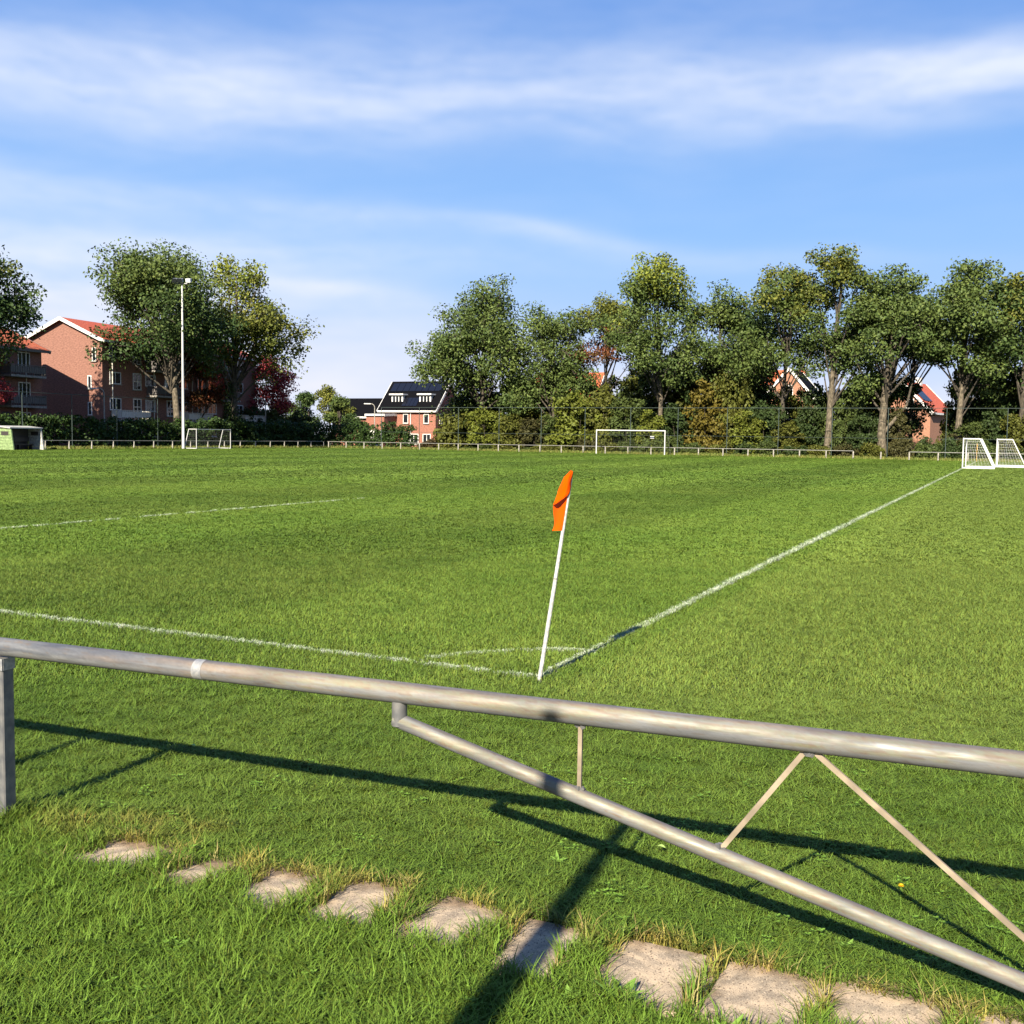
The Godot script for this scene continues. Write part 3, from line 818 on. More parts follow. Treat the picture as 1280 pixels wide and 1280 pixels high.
	while v2 > 62.6:
		var hh := 3.2 + 0.5 * nz.get_noise_2d(v2 * 0.4, 9.0)
		if v2 < 64.5: hh *= 0.85
		for k in 17:
			var p := uvp(103.6 + rng.randf_range(-0.8, 0.9), v2 + rng.randf_range(-0.7, 0.7), 0.2 + rng.randf() * (hh - 0.4))
			clump(mb, p, Vector3(0.55, 0.42, 0.55), 42, 0.24, Color(0.02, 0.038, 0.012), Color(0.05, 0.085, 0.02), 0.3)
		v2 -= 1.0
	var hd := thing("laurel_hedge", "long dark laurel hedge behind the side rail fence and mast", "hedge")
	put("foliage", mb.mesh(), M.leaves, hd)

# ------------------------------------------------------------------ fences
func fences():
	# side fence, parallel to the touchline
	var o := thing("rail_fence", "low grey rail fence along the far touchline in front of the laurel hedge", "fence", Vector3.ZERO, 0.0, "low rail fences round the pitch")
	var post := MB.new()
	post.bx(0, 0.36, 0, 0.10, 0.74, 0.10)
	var pm := post.mesh()
	for k in 19:
		put("post", pm, M.fence_post, o).position = uvp(58.2 + 2.53 * k - 5.06, 72.0)
	var r := MB.new()
	r.tube(uvp(53.0, 72.0, 0.76), uvp(98.5, 72.0, 0.76), 0.028, 0.028, 8)
	put("rail", r.mesh(), M.fence_rail, o)
	o = thing("rail_fence", "low grey rail fence behind the far goal with a gap in its rail", "fence", Vector3.ZERO, 0.0, "low rail fences round the pitch")
	for k in 31:
		put("post", pm, M.fence_post, o).position = uvp(98.0, 70.8 - 2.5 * k)
	for s in [[71.0, 10.8], [5.8, -4.2]]:
		r = MB.new()
		r.tube(uvp(98.0, s[0], 0.76), uvp(98.0, s[1], 0.76), 0.028, 0.028, 8)
		put("rail", r.mesh(), M.fence_rail, o)
	# tall ball-stop fences
	o = thing("ball_stop_fence", "tall thin green ball-stop fence in front of the tree row", "fence", Vector3.ZERO, 0.0, "tall ball-stop fences")
	post = MB.new()
	post.tube(Vector3(0, 0, 0), Vector3(0, 4.9, 0), 0.036, 0.036, 8)
	pm = post.mesh()
	for k in 16:
		put("post", pm, M.net_green, o).position = uvp(100.5, 65.0 - 5.18 * k)
	for y in [4.88, 2.0]:
		r = MB.new()
		r.tube(uvp(100.5, 65.0, y), uvp(100.5, -12.7, y), 0.026 if y > 3.0 else 0.014, 0.026 if y > 3.0 else 0.014, 6)
		put("rail", r.mesh(), M.net_green, o)
	o = thing("ball_stop_fence", "tall thin dark ball-stop fence in front of the flats", "fence", Vector3.ZERO, 0.0, "tall ball-stop fences")
	for k in 5:
		put("post", pm, M.net_green, o).position = uvp(52.3 + 5.3 * k, 74.0)
	r = MB.new()
	r.tube(uvp(46.0, 74.0, 4.88), uvp(73.5, 74.0, 4.88), 0.026, 0.026, 6)
	put("rail", r.mesh(), M.net_green, o)

# ------------------------------------------------------------------ goals, lamps, dugout
func net_sheet(mb: MB, a: Vector3, b: Vector3, c: Vector3, d: Vector3, cell: float, r: float):
	# threads across the patch a-b-c-d, with a little slack
	var nu := maxi(2, int(maxf(a.distance_to(b), d.distance_to(c)) / cell))
	var nv := maxi(2, int(maxf(a.distance_to(d), b.distance_to(c)) / cell))
	for i in nu + 1:
		var t := float(i) / nu
		mb.tube(a.lerp(b, t), d.lerp(c, t), r, r, 3, false)
	for j in nv + 1:
		var t := float(j) / nv
		mb.tube(a.lerp(d, t), b.lerp(c, t), r, r, 3, false)

func goals_and_lamps():
	# full-size goal at the far end
	var g := thing("football_goal", "full-size white goal at the far end of the pitch", "goal", uvp(PITCH_L, PITCH_W * 0.5), deg_to_rad(-25.29))
	# local x = towards the right touchline, z = towards the viewer
	for s: float in [-1.0, 1.0]:
		var p := MB.new()
		p.tube(Vector3(s * 3.66, 0, 0), Vector3(s * 3.66, 2.5, 0), 0.06, 0.06, 12)
		put("post", p.mesh(), M.pole_white, g)
		p = MB.new()
		p.tube(Vector3(s * 3.66, 2.42, -0.05), Vector3(s * 3.7, 2.42, -0.7), 0.02, 0.02, 6)
		p.tube(Vector3(s * 3.7, 2.42, -0.7), Vector3(s * 3.75, 0.03, -1.8), 0.015, 0.015, 6)
		put("net_support", p.mesh(), M.net_dark, g)
	var cb := MB.new()
	cb.tube(Vector3(-3.72, 2.44, 0), Vector3(3.72, 2.44, 0), 0.06, 0.06, 12)
	put("crossbar", cb.mesh(), M.pole_white, g)
	var nt := MB.new()
	net_sheet(nt, Vector3(-3.66, 2.4, -0.7), Vector3(3.66, 2.4, -0.7), Vector3(3.7, 0.05, -1.8), Vector3(-3.7, 0.05, -1.8), 0.24, 0.0035)
	net_sheet(nt, Vector3(-3.66, 2.4, 0), Vector3(3.66, 2.4, 0), Vector3(3.66, 2.4, -0.7), Vector3(-3.66, 2.4, -0.7), 0.24, 0.0035)
	put("net", nt.mesh(), M.net_dark, g)
	var tg := MB.new()
	tg.bx(2.0, 1.78, -1.02, 0.42, 0.24, 0.02)
	put("notice", tg.mesh(), M.white, g)
	# two 5 x 2 m training goals by the touchline; local x = along the goal's depth, z = along its mouth
	for k in 2:
		var at := uvp(67.6, 0.0) if k == 0 else uvp(73.7, -1.9)
		var t := thing("training_goal", ["white training goal on the touchline, the nearer of the two", "white training goal standing behind and right of the other one"][k], "goal", at, deg_to_rad(-25.29), "training goals on the touchline")
		training_goal(t, M.pole_white, M.net_white, 1.85)
	var tl := thing("training_goal", "small white training goal in front of the hedge beside the mast", "goal", uvp(74.1, 69.6), deg_to_rad(-25.29))
	training_goal(tl, M.pole_white, M.net_dark, 1.5, -1.0, 0.055)
	# floodlight mast
	var m := thing("floodlight_mast", "tall white floodlight mast in front of the laurel hedge", "floodlight", uvp(73.8, 71.0))
	var p := MB.new()
	p.tube(Vector3(0, 0, 0), Vector3(0, 8.0, 0), 0.145, 0.11, 14)
	p.tube(Vector3(0, 8.0, 0), Vector3(0, 16.0, 0), 0.11, 0.075, 14)
	put("pole", p.mesh(), M.pole_white, m)
	p = MB.new()
	p.tube(Vector3(-0.75, 16.05, 0.1), Vector3(0.75, 16.05, 0.1), 0.06, 0.06, 8)
	put("crossarm", p.mesh(), M.lamp_grey, m)
	for s: float in [-0.62, -0.1, 0.72]:
		p = MB.new()
		p.box(Transform3D(Basis(Vector3.RIGHT, 0.35), Vector3(s, 16.35, 0.18)), Vector3(0.44, 0.34, 0.55))
		var f := put("floodlight", p.mesh(), M.lamp_grey, m)
		p = MB.new()
		p.box(Transform3D(Basis(Vector3.RIGHT, 0.35), Vector3(s, 16.31, 0.50)), Vector3(0.44, 0.36, 0.03))
		put("lens", p.mesh(), M.lamp_lens if s > 0.5 else M.glass, f)
	# street lamps among the houses
	var lab := ["grey street lamp before the sunlit gable, arm to the left", "pale street lamp under the crimson tree", "pale street lamp beside the black-roofed bungalow"]
	var q := [[-40.1, 104.0, 5.8], [-29.2, 125.0, 5.7], [-18.3, 140.0, 5.7]]
	for k in 3:
		var l := thing("street_lamp", lab[k], "street lamp", rf(q[k][0], q[k][1]), 0.0, "street lamps behind the hedge")
		p = MB.new()
		var h: float = q[k][2]
		p.tube(Vector3(0, 0, 0), Vector3(0, h - 0.5, 0), 0.085, 0.06, 8)
		var last := Vector3(0, h - 0.5, 0)
		for j in range(1, 7):
			var a := PI * 0.5 * j / 6.0
			var nx := Vector3(-0.5 * (1.0 - cos(a)), h - 0.5 + 0.5 * sin(a), 0)
			p.tube(last, nx, 0.055, 0.05, 8, false)
			last = nx
		put("pole", p.mesh(), M.fence_post, l)
		p = MB.new()
		p.bx(last.x - 0.45, last.y, 0, 0.9, 0.12, 0.24)
		put("lamp_head", p.mesh(), M.pole_white, l)
	# dugout beside the far touchline, open to the pitch (local z)
	var d := thing("dugout", "green and white team dugout with bench at the far touchline", "dugout", uvp(54.65, 70.4), deg_to_rad(-25.29 + 90.0))
	# local x runs along the touchline (away from the camera), z into the pitch
	var w := 1.45
	for s: float in [-1.0, 1.0]:
		var sd := MB.new()
		var nb := 7
		for k in nb:
			var y0 := 0.02 + 1.72 * k / nb
			var y1 := y0 + 1.72 / nb - 0.015
			var zf0 := 0.55 - 0.16 * y0
			var zf1 := 0.55 - 0.16 * y1
			var xx: float = s * w
			sd.box(Transform3D(Basis(), Vector3(xx, (y0 + y1) * 0.5, (zf0 + zf1) * 0.25 - 0.55)), Vector3(0.05, y1 - y0, (zf0 + zf1) * 0.5 + 1.1))
		var pl := put("side_panel", sd.mesh(), M.dug_green if s < 0 else M.dug_white, d)
		var ho := MB.new()
		ho.bx(s * w, 1.35, -0.35, 0.07, 0.32, 0.85)
		put("side_window", ho.mesh(), M.dug_dark, pl)
		var ed := MB.new()
		ed.bar(Vector3(s * w, 0, 0.6), Vector3(s * w, 1.8, 0.3), 0.12, 0.1, Vector3(1, 0, 0))
		put("front_edge", ed.mesh(), M.dug_green if s < 0 else M.dug_white, pl)
	var rf2 := MB.new()
	rf2.box(Transform3D(Basis(Vector3.RIGHT, 0.08), Vector3(0, 1.86, -0.42)), Vector3(2 * w + 0.3, 0.1, 1.7))
	put("roof", rf2.mesh(), M.dug_white, d)
	var bk := MB.new()
	bk.bx(0, 0.9, -1.15, 2 * w - 0.1, 1.75, 0.05)
	put("back_panel", bk.mesh(), M.dug_dark, d)
	var bn := MB.new()
	bn.bx(0, 0.45, -0.55, 2 * w - 0.3, 0.06, 0.4)
	bn.bx(0, 0.85, -0.9, 2 * w - 0.3, 0.35, 0.04)
	for s: float in [-1.2, 0.0, 1.2]: bn.bx(s, 0.22, -0.6, 0.06, 0.42, 0.3)
	put("bench", bn.mesh(), M.dug_dark, d)
	# unseen post behind the camera, guessed and shaped for its shadow across the slabs
	var ps := thing("unseen_post", "slim tapered post whose long shadow falls across the slabs", "post", rf(-1.392, -0.617))
	p = MB.new()
	p.tube(Vector3(0, 0, 0), Vector3(0, 3.635, 0), 0.13, 0.034, 14)
	put("pole", p.mesh(), M.zinc_plain, ps)

func training_goal(t: Node3D, fm: Material, nm: Material, base: float, dirx := 1.0, th := 0.07):
	# mouth in the local y-z plane (z = -5 far post), depth along +x
	var top := 0.95
	for z in [0.0, -5.0]:
		var p := MB.new()
		p.bx(0, 1.0, z, th, 2.0, th)
		put("post", p.mesh(), fm, t)
		p = MB.new()
		p.bar(Vector3(0.05 * dirx, 1.95, z), Vector3(top * dirx, 1.95, z), 0.06, 0.06)
		p.bar(Vector3(top * dirx, 1.97, z), Vector3(base * dirx, 0.08, z), 0.065, 0.065)
		put("side_frame", p.mesh(), fm, t)
		p = MB.new()
		p.bar(Vector3(0.05 * dirx, 0.07, z), Vector3(base * dirx + 0.05 * dirx, 0.07, z), th * 1.3, th * 1.2)
		put("ground_bar", p.mesh(), fm, t)
	var c := MB.new()
	c.bar(Vector3(0, 1.95, -0.05), Vector3(0, 1.95, -4.95), th, th)
	put("crossbar", c.mesh(), fm, t)
	c = MB.new()
	c.bar(Vector3(base * dirx, 0.07, -0.07), Vector3(base * dirx, 0.07, -4.93), th, th)
	put("back_bar", c.mesh(), fm, t)
	var nt := MB.new()
	net_sheet(nt, Vector3(top * dirx, 1.95, 0), Vector3(top * dirx, 1.95, -5), Vector3(base * dirx, 0.1, -5), Vector3(base * dirx, 0.1, 0), 0.19, 0.0032)
	net_sheet(nt, Vector3(0, 1.95, 0), Vector3(0, 1.95, -5), Vector3(top * dirx, 1.95, -5), Vector3(top * dirx, 1.95, 0), 0.19, 0.0032)
	for z in [0.0, -5.0]:
		net_sheet(nt, Vector3(0, 1.95, z), Vector3(top * dirx, 1.95, z), Vector3(base * dirx, 0.1, z), Vector3(0, 0.1, z), 0.19, 0.0032)
	put("net", nt.mesh(), nm, t)

# ------------------------------------------------------------------ the barrier in front
func pipe(a: Vector3, b: Vector3, r: float, k := 40, dirt := 1.2, seg := 420) -> ArrayMesh:
	# round pipe along local x, upper side filmed with tan dirt, lower side plain zinc
	var mb := MB.new()
	var ax := (b - a).normalized()
	var x := ax.cross(Vector3.UP).normalized()
	var z := x.cross(ax).normalized()
	if z.y < 0: z = -z
	for j in seg + 1:
		var o := a.lerp(b, float(j) / seg)
		for i in k + 1:
			var t := TAU * i / k
			var d := x * cos(t) + z * sin(t)
			mb.v.append(o + d * r); mb.n.append(d)
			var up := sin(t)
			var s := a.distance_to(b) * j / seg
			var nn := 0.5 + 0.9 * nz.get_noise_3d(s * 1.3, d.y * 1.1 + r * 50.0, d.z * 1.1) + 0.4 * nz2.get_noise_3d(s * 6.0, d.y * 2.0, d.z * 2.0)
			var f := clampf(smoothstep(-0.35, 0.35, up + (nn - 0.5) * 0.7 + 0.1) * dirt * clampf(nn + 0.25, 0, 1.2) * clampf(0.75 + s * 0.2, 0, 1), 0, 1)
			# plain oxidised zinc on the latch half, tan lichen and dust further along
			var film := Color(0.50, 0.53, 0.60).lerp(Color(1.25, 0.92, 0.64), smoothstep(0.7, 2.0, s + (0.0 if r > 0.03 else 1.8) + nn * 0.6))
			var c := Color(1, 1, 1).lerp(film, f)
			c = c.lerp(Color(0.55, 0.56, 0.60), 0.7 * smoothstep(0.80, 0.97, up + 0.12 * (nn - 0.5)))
			var gr := nz.get_noise_3d(s * 55.0, d.y * 22.0 + r * 300.0, d.z * 22.0)
			c = c * (1.0 + 0.22 * gr)
			c.a = 1.0
			# rust specks and drips, and bright scrapes
			var sp := nz.get_noise_3d(s * 9.0 + 50.0, d.y * 9.0, d.z * 9.0 + r * 90.0)
			c = c.lerp(Color(0.70, 0.50, 0.34), 0.5 * smoothstep(0.26, 0.5, sp))
			var sc := nz2.get_noise_3d(s * 2.0 + 9.0, d.y * 14.0, d.z * 14.0)
			c = c.lerp(Color(1.35, 1.35, 1.35), 0.35 * smoothstep(0.42, 0.55, sc))
			c = c.lerp(Color(0.7, 0.7, 0.72), 0.4 * smoothstep(0.40, 0.55, -sc))
			mb.c.append(c)
	for j in seg:
		for i in k:
			var p := j * (k + 1) + i
			var q := p + k + 1
			var g := (mb.v[q] - mb.v[p]).cross(mb.v[p + 1] - mb.v[p])
			if g.dot(mb.n[p]) > 0:
				mb.ix.append_array(PackedInt32Array([p, p + 1, q, q, p + 1, q + 1]))
			else:
				mb.ix.append_array(PackedInt32Array([p, q, p + 1, q, q + 1, p + 1]))
	for e in 2:
		var ring := []
		for i in k: ring.append(mb.v[e * seg * (k + 1) + i])
		mb.face(ring, ax * (1.0 if e == 1 else -1.0))
	return mb.mesh()

func gate():
	# local x runs along the barrier to the right; s = 0 is beside the left post
	var ang := atan2(0.371, 0.929)
	var g := thing("barrier_gate", "weathered galvanised pipe swing gate with diagonal brace across the foreground", "gate", rf(-2.141, 4.403), -ang)
	var h := 0.766
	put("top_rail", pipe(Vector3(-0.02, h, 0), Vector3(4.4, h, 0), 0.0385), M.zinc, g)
	var c := MB.new()
	c.tube(Vector3(1.005, h, 0), Vector3(1.048, h, 0), 0.0398, 0.0398, 28, true)
	put("sleeve", c.mesh(), M.bracket, g)
	# stub and diagonal brace
	c = MB.new()
	c.tube(Vector3(1.885, h - 0.03, 0), Vector3(1.885, 0.648, 0), 0.0275, 0.0275, 18)
	put("stub_pipe", c.mesh(), M.zinc_plain, g)
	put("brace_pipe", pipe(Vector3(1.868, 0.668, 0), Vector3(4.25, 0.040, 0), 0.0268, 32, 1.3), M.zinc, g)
	var tan_steel := textured(mat(Color(0.27, 0.215, 0.15), 0.7, 0.1), noise_tex(0.012, Color(0.78, 0.78, 0.78), Color(1, 1, 1), 256, 51), Vector3(2.5, 2.5, 2.5), false)
	for s in [[Vector3(2.562, h - 0.036, 0), Vector3(2.562, 0.505, 0), 0.014], [Vector3(3.285, h - 0.036, 0), Vector3(3.035, 0.378, 0), 0.016], [Vector3(3.315, h - 0.036, 0), Vector3(4.13, 0.09, 0), 0.016]]:
		c = MB.new()
		c.bar(s[0], s[1], s[2], 0.012, Vector3(0, 0, 1))
		put("strut", c.mesh(), tan_steel, g)
	c = MB.new()
	for s in [[3.30, h - 0.039], [3.035, 0.388], [2.562, 0.513], [2.562, h - 0.039]]:
		for k in 7:
			var t := rng.randf() * TAU
			c.box(Transform3D(Basis(Vector3(0.4, 0.5, 0.76).normalized(), t), Vector3(s[0] + cos(t) * 0.011, s[1] + rng.randf_range(-0.004, 0.004), 0.008 * sin(t))), Vector3(0.014, 0.01, 0.014))
	put("weld", c.mesh(), M.zinc_plain, g)
	# hinge post, outside the frame on the right
	var hp := thing("hinge_post", "square steel hinge post carrying the barrier gate", "post", g.transform * Vector3(4.47, 0, 0), g.rotation.y)
	c = MB.new()
	c.bx(0, 0.43, 0, 0.09, 0.88, 0.09)
	put("shaft", c.mesh(), M.zinc_plain, hp)
	# latch post with bracket, at the left edge
	var lp := thing("latch_post", "square grey steel post with white bracket under the barrier's end", "post", g.transform * Vector3(0.0, 0, 0), g.rotation.y, "")
	c = MB.new()
	var a := 0.031
	var ch := 0.005
	# square tube with rounded arrises
	var ring := [Vector2(-a, -a + ch), Vector2(-a + ch, -a), Vector2(a - ch, -a), Vector2(a, -a + ch), Vector2(a, a - ch), Vector2(a - ch, a), Vector2(-a + ch, a), Vector2(-a, a - ch)]
	for k in 8:
		var p0: Vector2 = ring[k]
		var p1: Vector2 = ring[(k + 1) % 8]
		var om := (p0 + p1).normalized()
		c.face([Vector3(p0.x, -0.1, p0.y), Vector3(p1.x, -0.1, p1.y), Vector3(p1.x, 0.722, p1.y), Vector3(p0.x, 0.722, p0.y)], Vector3(om.x, 0, om.y))
	var capv := []
	for q in ring: capv.append(Vector3(q.x, 0.722, q.y))
	c.face(capv, Vector3.UP)
	put("shaft", c.mesh(), M.zinc_plain, lp)
	c = MB.new()
	c.bx(0.0, 0.697, 0.034, 0.072, 0.05, 0.005)
	c.bx(0.0345, 0.697, 0.0, 0.005, 0.05, 0.06)
	var br := put("bracket", c.mesh(), M.bracket, lp)
	c = MB.new()
	c.tube(Vector3(0.018, 0.69, 0.036), Vector3(0.018, 0.69, 0.041), 0.007, 0.007, 10)
	put("bolt", c.mesh(), M.dug_dark, br)
	# the fixed barrier that carries on to the left
	var fb := thing("barrier_rail", "fixed pipe barrier continuing left of the latch post", "barrier", g.transform * Vector3(-0.55, 0, 0), g.rotation.y)
	c = MB.new()
	c.bx(0, 0.36, 0, 0.06, 0.72, 0.06)
	put("post", c.mesh(), M.zinc_plain, fb)
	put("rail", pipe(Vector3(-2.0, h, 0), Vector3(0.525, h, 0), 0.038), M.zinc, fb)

# ------------------------------------------------------------------ slabs
const ROW_E := Vector2(0.914, -0.406)
const ROW_P := Vector2(0.406, 0.914)
# centre (right, forward), half length along the row, half depth of what shows between the grass
const SHOWN := [[-1.53, 4.06, 0.17, 0.085], [-1.18, 3.91, 0.125, 0.055], [-0.84, 3.75, 0.115, 0.135], [-0.53, 3.655, 0.13, 0.145], [-0.2, 3.52, 0.14, 0.135], [0.1, 3.35, 0.115, 0.17], [0.465, 3.19, 0.165, 0.185], [0.79, 3.05, 0.185, 0.165], [1.12, 2.99, 0.16, 0.12], [1.45, 2.86, 0.15, 0.12]]

func slabs():
	var where := ["farthest slab of the row, near the latch post", "second slab from the latch post, mostly overgrown", "third slab from the latch post, squarish", "fourth slab from the latch post with brown dead grass on it", "middle slab of the row, pale and clear", "slab crossed by the long post shadow", "big clear slab right of the shadowed one", "largest slab, with a grass tuft cut into its corner", "slab near the lower right corner, half overgrown", "last slab at the right end of the row, nearly buried"]
	rng.seed = 55
	for k in SHOWN.size():
		var s: Array = SHOWN[k]
		var o := thing("paving_slab", "concrete paving slab: " + where[k], "paving slab", rf(s[0], s[1], 0.0), -atan2(0.406, 0.914) + rng.randf_range(-0.05, 0.05), "worn slabs set in the grass")
		var mb := MB.new()
		var hx := 0.168
		var hz := 0.19
		var top := 0.010 + rng.randf_range(-0.003, 0.004)
		# top face as a fan with an uneven, slightly chipped rim, chamfered edge
		var rim := []
		var n := 40
		for i in n:
			var t := TAU * i / n
			var dx := cos(t)
			var dz := sin(t)
			var m := maxf(absf(dx) / hx, absf(dz) / hz)
			var p := Vector3(dx / m, top, dz / m)
			p *= 1.0 - 0.012 * absf(nz.get_noise_2d(p.x * 30.0 + k * 9.0, p.z * 30.0)) - 0.02 * smoothstep(0.8, 1.0, absf(dx * dz) * 2.0)
			p.y = top
			rim.append(p)
		var rings := 6
		for i in n:
			for q in rings:
				var a0 := float(q) / rings
				var a1 := float(q + 1) / rings
				var c4 := [rim[i] * a0, rim[i] * a1, rim[(i + 1) % n] * a1, rim[(i + 1) % n] * a0]
				var base := mb.v.size()
				for p in c4:
					p.y = top + 0.0025 * nz.get_noise_2d(p.x * 14.0 + k * 5.0, p.z * 14.0)
					var ex: float = maxf(absf(p.x) / float(s[2]), absf(p.z) / float(s[3]))
					var dirt := clampf(smoothstep(0.62, 1.15, ex + 0.35 * nz.get_noise_2d(p.x * 11.0 + k * 3.0, p.z * 11.0)), 0, 1) * 0.75
					mb.v.append(p); mb.n.append(Vector3.UP); mb.c.append(Color(1, 1, 1).lerp(Color(0.42, 0.33, 0.24), dirt))
				mb.ix.append_array(PackedInt32Array([base, base + 1, base + 2, base, base + 2, base + 3]))
		for i in n:
			var p0: Vector3 = rim[i]
			var p1: Vector3 = rim[(i + 1) % n]
			var q0 := Vector3(p0.x * 1.025, top - 0.006, p0.z * 1.025)
			var q1 := Vector3(p1.x * 1.025, top - 0.006, p1.z * 1.025)
			mb.face([p0, p1, q1, q0], (p0 + p1) + Vector3.UP * 0.2)
			mb.face([q0, q1, Vector3(q1.x, -0.05, q1.z), Vector3(q0.x, -0.05, q0.z)], p0 + p1)
		put("slab", mb.mesh(), M.slab, o)

# what shows of each slab between the grass, as corners (right, forward) in metres
const BARE := [[-1.67, 4.00, -1.56, 4.17, -1.36, 4.09, -1.45, 3.97], [-1.29, 3.84, -1.14, 3.99, -1.04, 3.95, -1.20, 3.79], [-0.94, 3.74, -0.87, 3.89, -0.73, 3.85, -0.82, 3.61], [-0.66, 3.56, -0.54, 3.81, -0.40, 3.75, -0.50, 3.51], [-0.34, 3.44, -0.21, 3.67, -0.05, 3.57, -0.19, 3.37], [-0.02, 3.24, 0.10, 3.54, 0.23, 3.43, 0.09, 3.16], [0.30, 3.14, 0.43, 3.39, 0.65, 3.31, 0.47, 2.97], [0.58, 2.95, 0.70, 3.23, 0.94, 3.12, 0.78, 2.85], [0.96, 2.92, 1.01, 3.12, 1.28, 2.98, 1.16, 2.82], [1.32, 2.78, 1.38, 2.93, 1.58, 2.86, 1.52, 2.72]]

# how bare the ground is: decimetres inside the bare part of a slab, less than nought in the grass
func slab_show(r: float, f: float) -> float:
	var best := -9.0
	for q in BARE:
		if absf(r - q[0]) > 0.8 or absf(f - q[1]) > 0.7: continue
		var m := 9.0
		for i in 4:
			var ax: float = q[i * 2]
			var ay: float = q[i * 2 + 1]
			var ex: float = q[(i * 2 + 2) % 8] - ax
			var ey: float = q[(i * 2 + 3) % 8] - ay
			# corners run clockwise seen from above: the inside is on the right of each edge
			m = minf(m, ((r - ax) * ey - (f - ay) * ex) / sqrt(ex * ex + ey * ey))
		best = maxf(best, m * 10.0)
	if best > -5.0:
		best += 0.22 * nz.get_noise_2d(r * 9.0, f * 9.0) + 0.16 * nz2.get_noise_2d(r * 34.0, f * 34.0)
	return best

# ------------------------------------------------------------------ corner flag
func corner_flag():
	var base := uvp(-0.02, -0.02)
	var o := thing("corner_flag", "leaning white corner flag pole with limp orange flag", "corner flag", base)
	var top := Vector3(0.191, 1.40, 0.0)
	var pb := MB.new()
	pb.tube(Vector3(-0.010, -0.05, 0), top * 0.505, 0.0150, 0.0140, 16)
	pb.tube(top * 0.505, top, 0.0132, 0.0112, 16)
	put("pole", pb.mesh(), M.flag_pole, o)
	pb = MB.new()
	pb.tube(top * 0.500, top * 0.508, 0.0152, 0.0152, 16)
	put("joint", pb.mesh(), M.fence_rail, o)
	# the cloth hangs from a sleeve on the pole; its upper part is blown over the top and lies folded in front
	var lower := [[Vector2(0.150, 1.40), Vector2(0.186, 1.40)], [Vector2(0.112, 1.32), Vector2(0.176, 1.32)], [Vector2(0.074, 1.225), Vector2(0.164, 1.25)], [Vector2(0.070, 1.199), Vector2(0.160, 1.215)], [Vector2(0.075, 1.153), Vector2(0.153, 1.160)], [Vector2(0.082, 1.098), Vector2(0.145, 1.105)], [Vector2(0.079, 1.062), Vector2(0.140, 1.072)], [Vector2(0.068, 1.036), Vector2(0.136, 1.043)]]
	var upper := [[Vector2(0.188, 1.455), Vector2(0.2035, 1.447)], [Vector2(0.168, 1.432), Vector2(0.2025, 1.425)], [Vector2(0.144, 1.407), Vector2(0.199, 1.396)], [Vector2(0.127, 1.368), Vector2(0.1965, 1.370)], [Vector2(0.1095, 1.3275), Vector2(0.195, 1.340)], [Vector2(0.090, 1.272), Vector2(0.190, 1.312)], [Vector2(0.069, 1.214), Vector2(0.181, 1.291)]]
	var st := SurfaceTool.new()
	st.begin(Mesh.PRIMITIVE_TRIANGLES)
	for sheet in 2:
		var rows: Array = lower if sheet == 0 else upper
		st.set_smooth_group(sheet)
		var grid := []
		var nr := (rows.size() - 1) * 4
		for j in nr + 1:
			var g := j / 4.0
			var g0 := mini(int(g), rows.size() - 2)
			var l: Vector2 = rows[g0][0].lerp(rows[g0 + 1][0], g - g0)
			var r: Vector2 = rows[g0][1].lerp(rows[g0 + 1][1], g - g0)
			var line := []
			for i in 15:
				var t := i / 14.0
				var q := l.lerp(r, t)
				var down := float(j) / nr
				var z := 0.0
				if sheet == 0:
					z = 0.004 + 0.009 * sin(t * 4.2 + down * 5.0) * (1.0 - t) + 0.010 * t
				else:
					# bulges forward, its right edge turns back round the pole, its hem stands open
					z = 0.030 + 0.012 * sin(PI * t) - 0.030 * smoothstep(0.82, 1.0, t) + 0.016 * smoothstep(0.75, 1.0, down) * (1.0 - 0.7 * t)
					z += 0.006 * sin(t * 9.0 - down * 7.0) * (1.0 - t * 0.5)
					z -= 0.022 * bump((t - 0.12 - down * 0.5) / 0.10) * smoothstep(0.42, 0.1, down)
					z -= 0.012 * bump((t - 0.8) / 0.07) * smoothstep(0.3, 0.75, down)
					z -= 0.030 * smoothstep(0.10, 0.0, t) * smoothstep(0.9, 1.0, down)
				line.append(Vector3(q.x, q.y, z))
			grid.append(line)
		for j in nr:
			for i in 14:
				for w in [grid[j][i], grid[j][i + 1], grid[j + 1][i], grid[j][i + 1], grid[j + 1][i + 1], grid[j + 1][i]]: st.add_vertex(w)
		if sheet == 1:
			# the back of the fold, over the top of the pole
			for j in nr:
				for i in 14:
					var pts := []
					for w in [grid[j][i], grid[j][i + 1], grid[j + 1][i], grid[j + 1][i + 1]]:
						pts.append(Vector3(w.x, w.y, -0.022 - (w.z - 0.03) * 0.4 + 0.020 * smoothstep(0.25, 0.0, float(j) / nr)))
					if j < nr * 0.75:
						for w in [pts[0], pts[2], pts[1], pts[1], pts[2], pts[3]]: st.add_vertex(w)
	st.generate_normals()
	var fl := put("flag", st.commit(), M.orange, o)
	fl.set_meta("label", "limp bright orange flag cloth folded over the pole top")
	# the far corner flag, inside the first training goal's outline
	var fo := thing("corner_flag", "distant yellow corner flag pole seen through the training goal net", "corner flag", uvp(PITCH_L, 0.0))
	pb = MB.new()
	pb.tube(Vector3(0, 0, 0), Vector3(0, 1.6, 0), 0.022, 0.022, 8)
	put("pole", pb.mesh(), M.yellow, fo)
	pb = MB.new()
	pb.tube(Vector3(0.02, 1.05, 0.02), Vector3(0.0, 1.62, 0), 0.05, 0.03, 8)
	put("flag", pb.mesh(), M.yellow, fo)

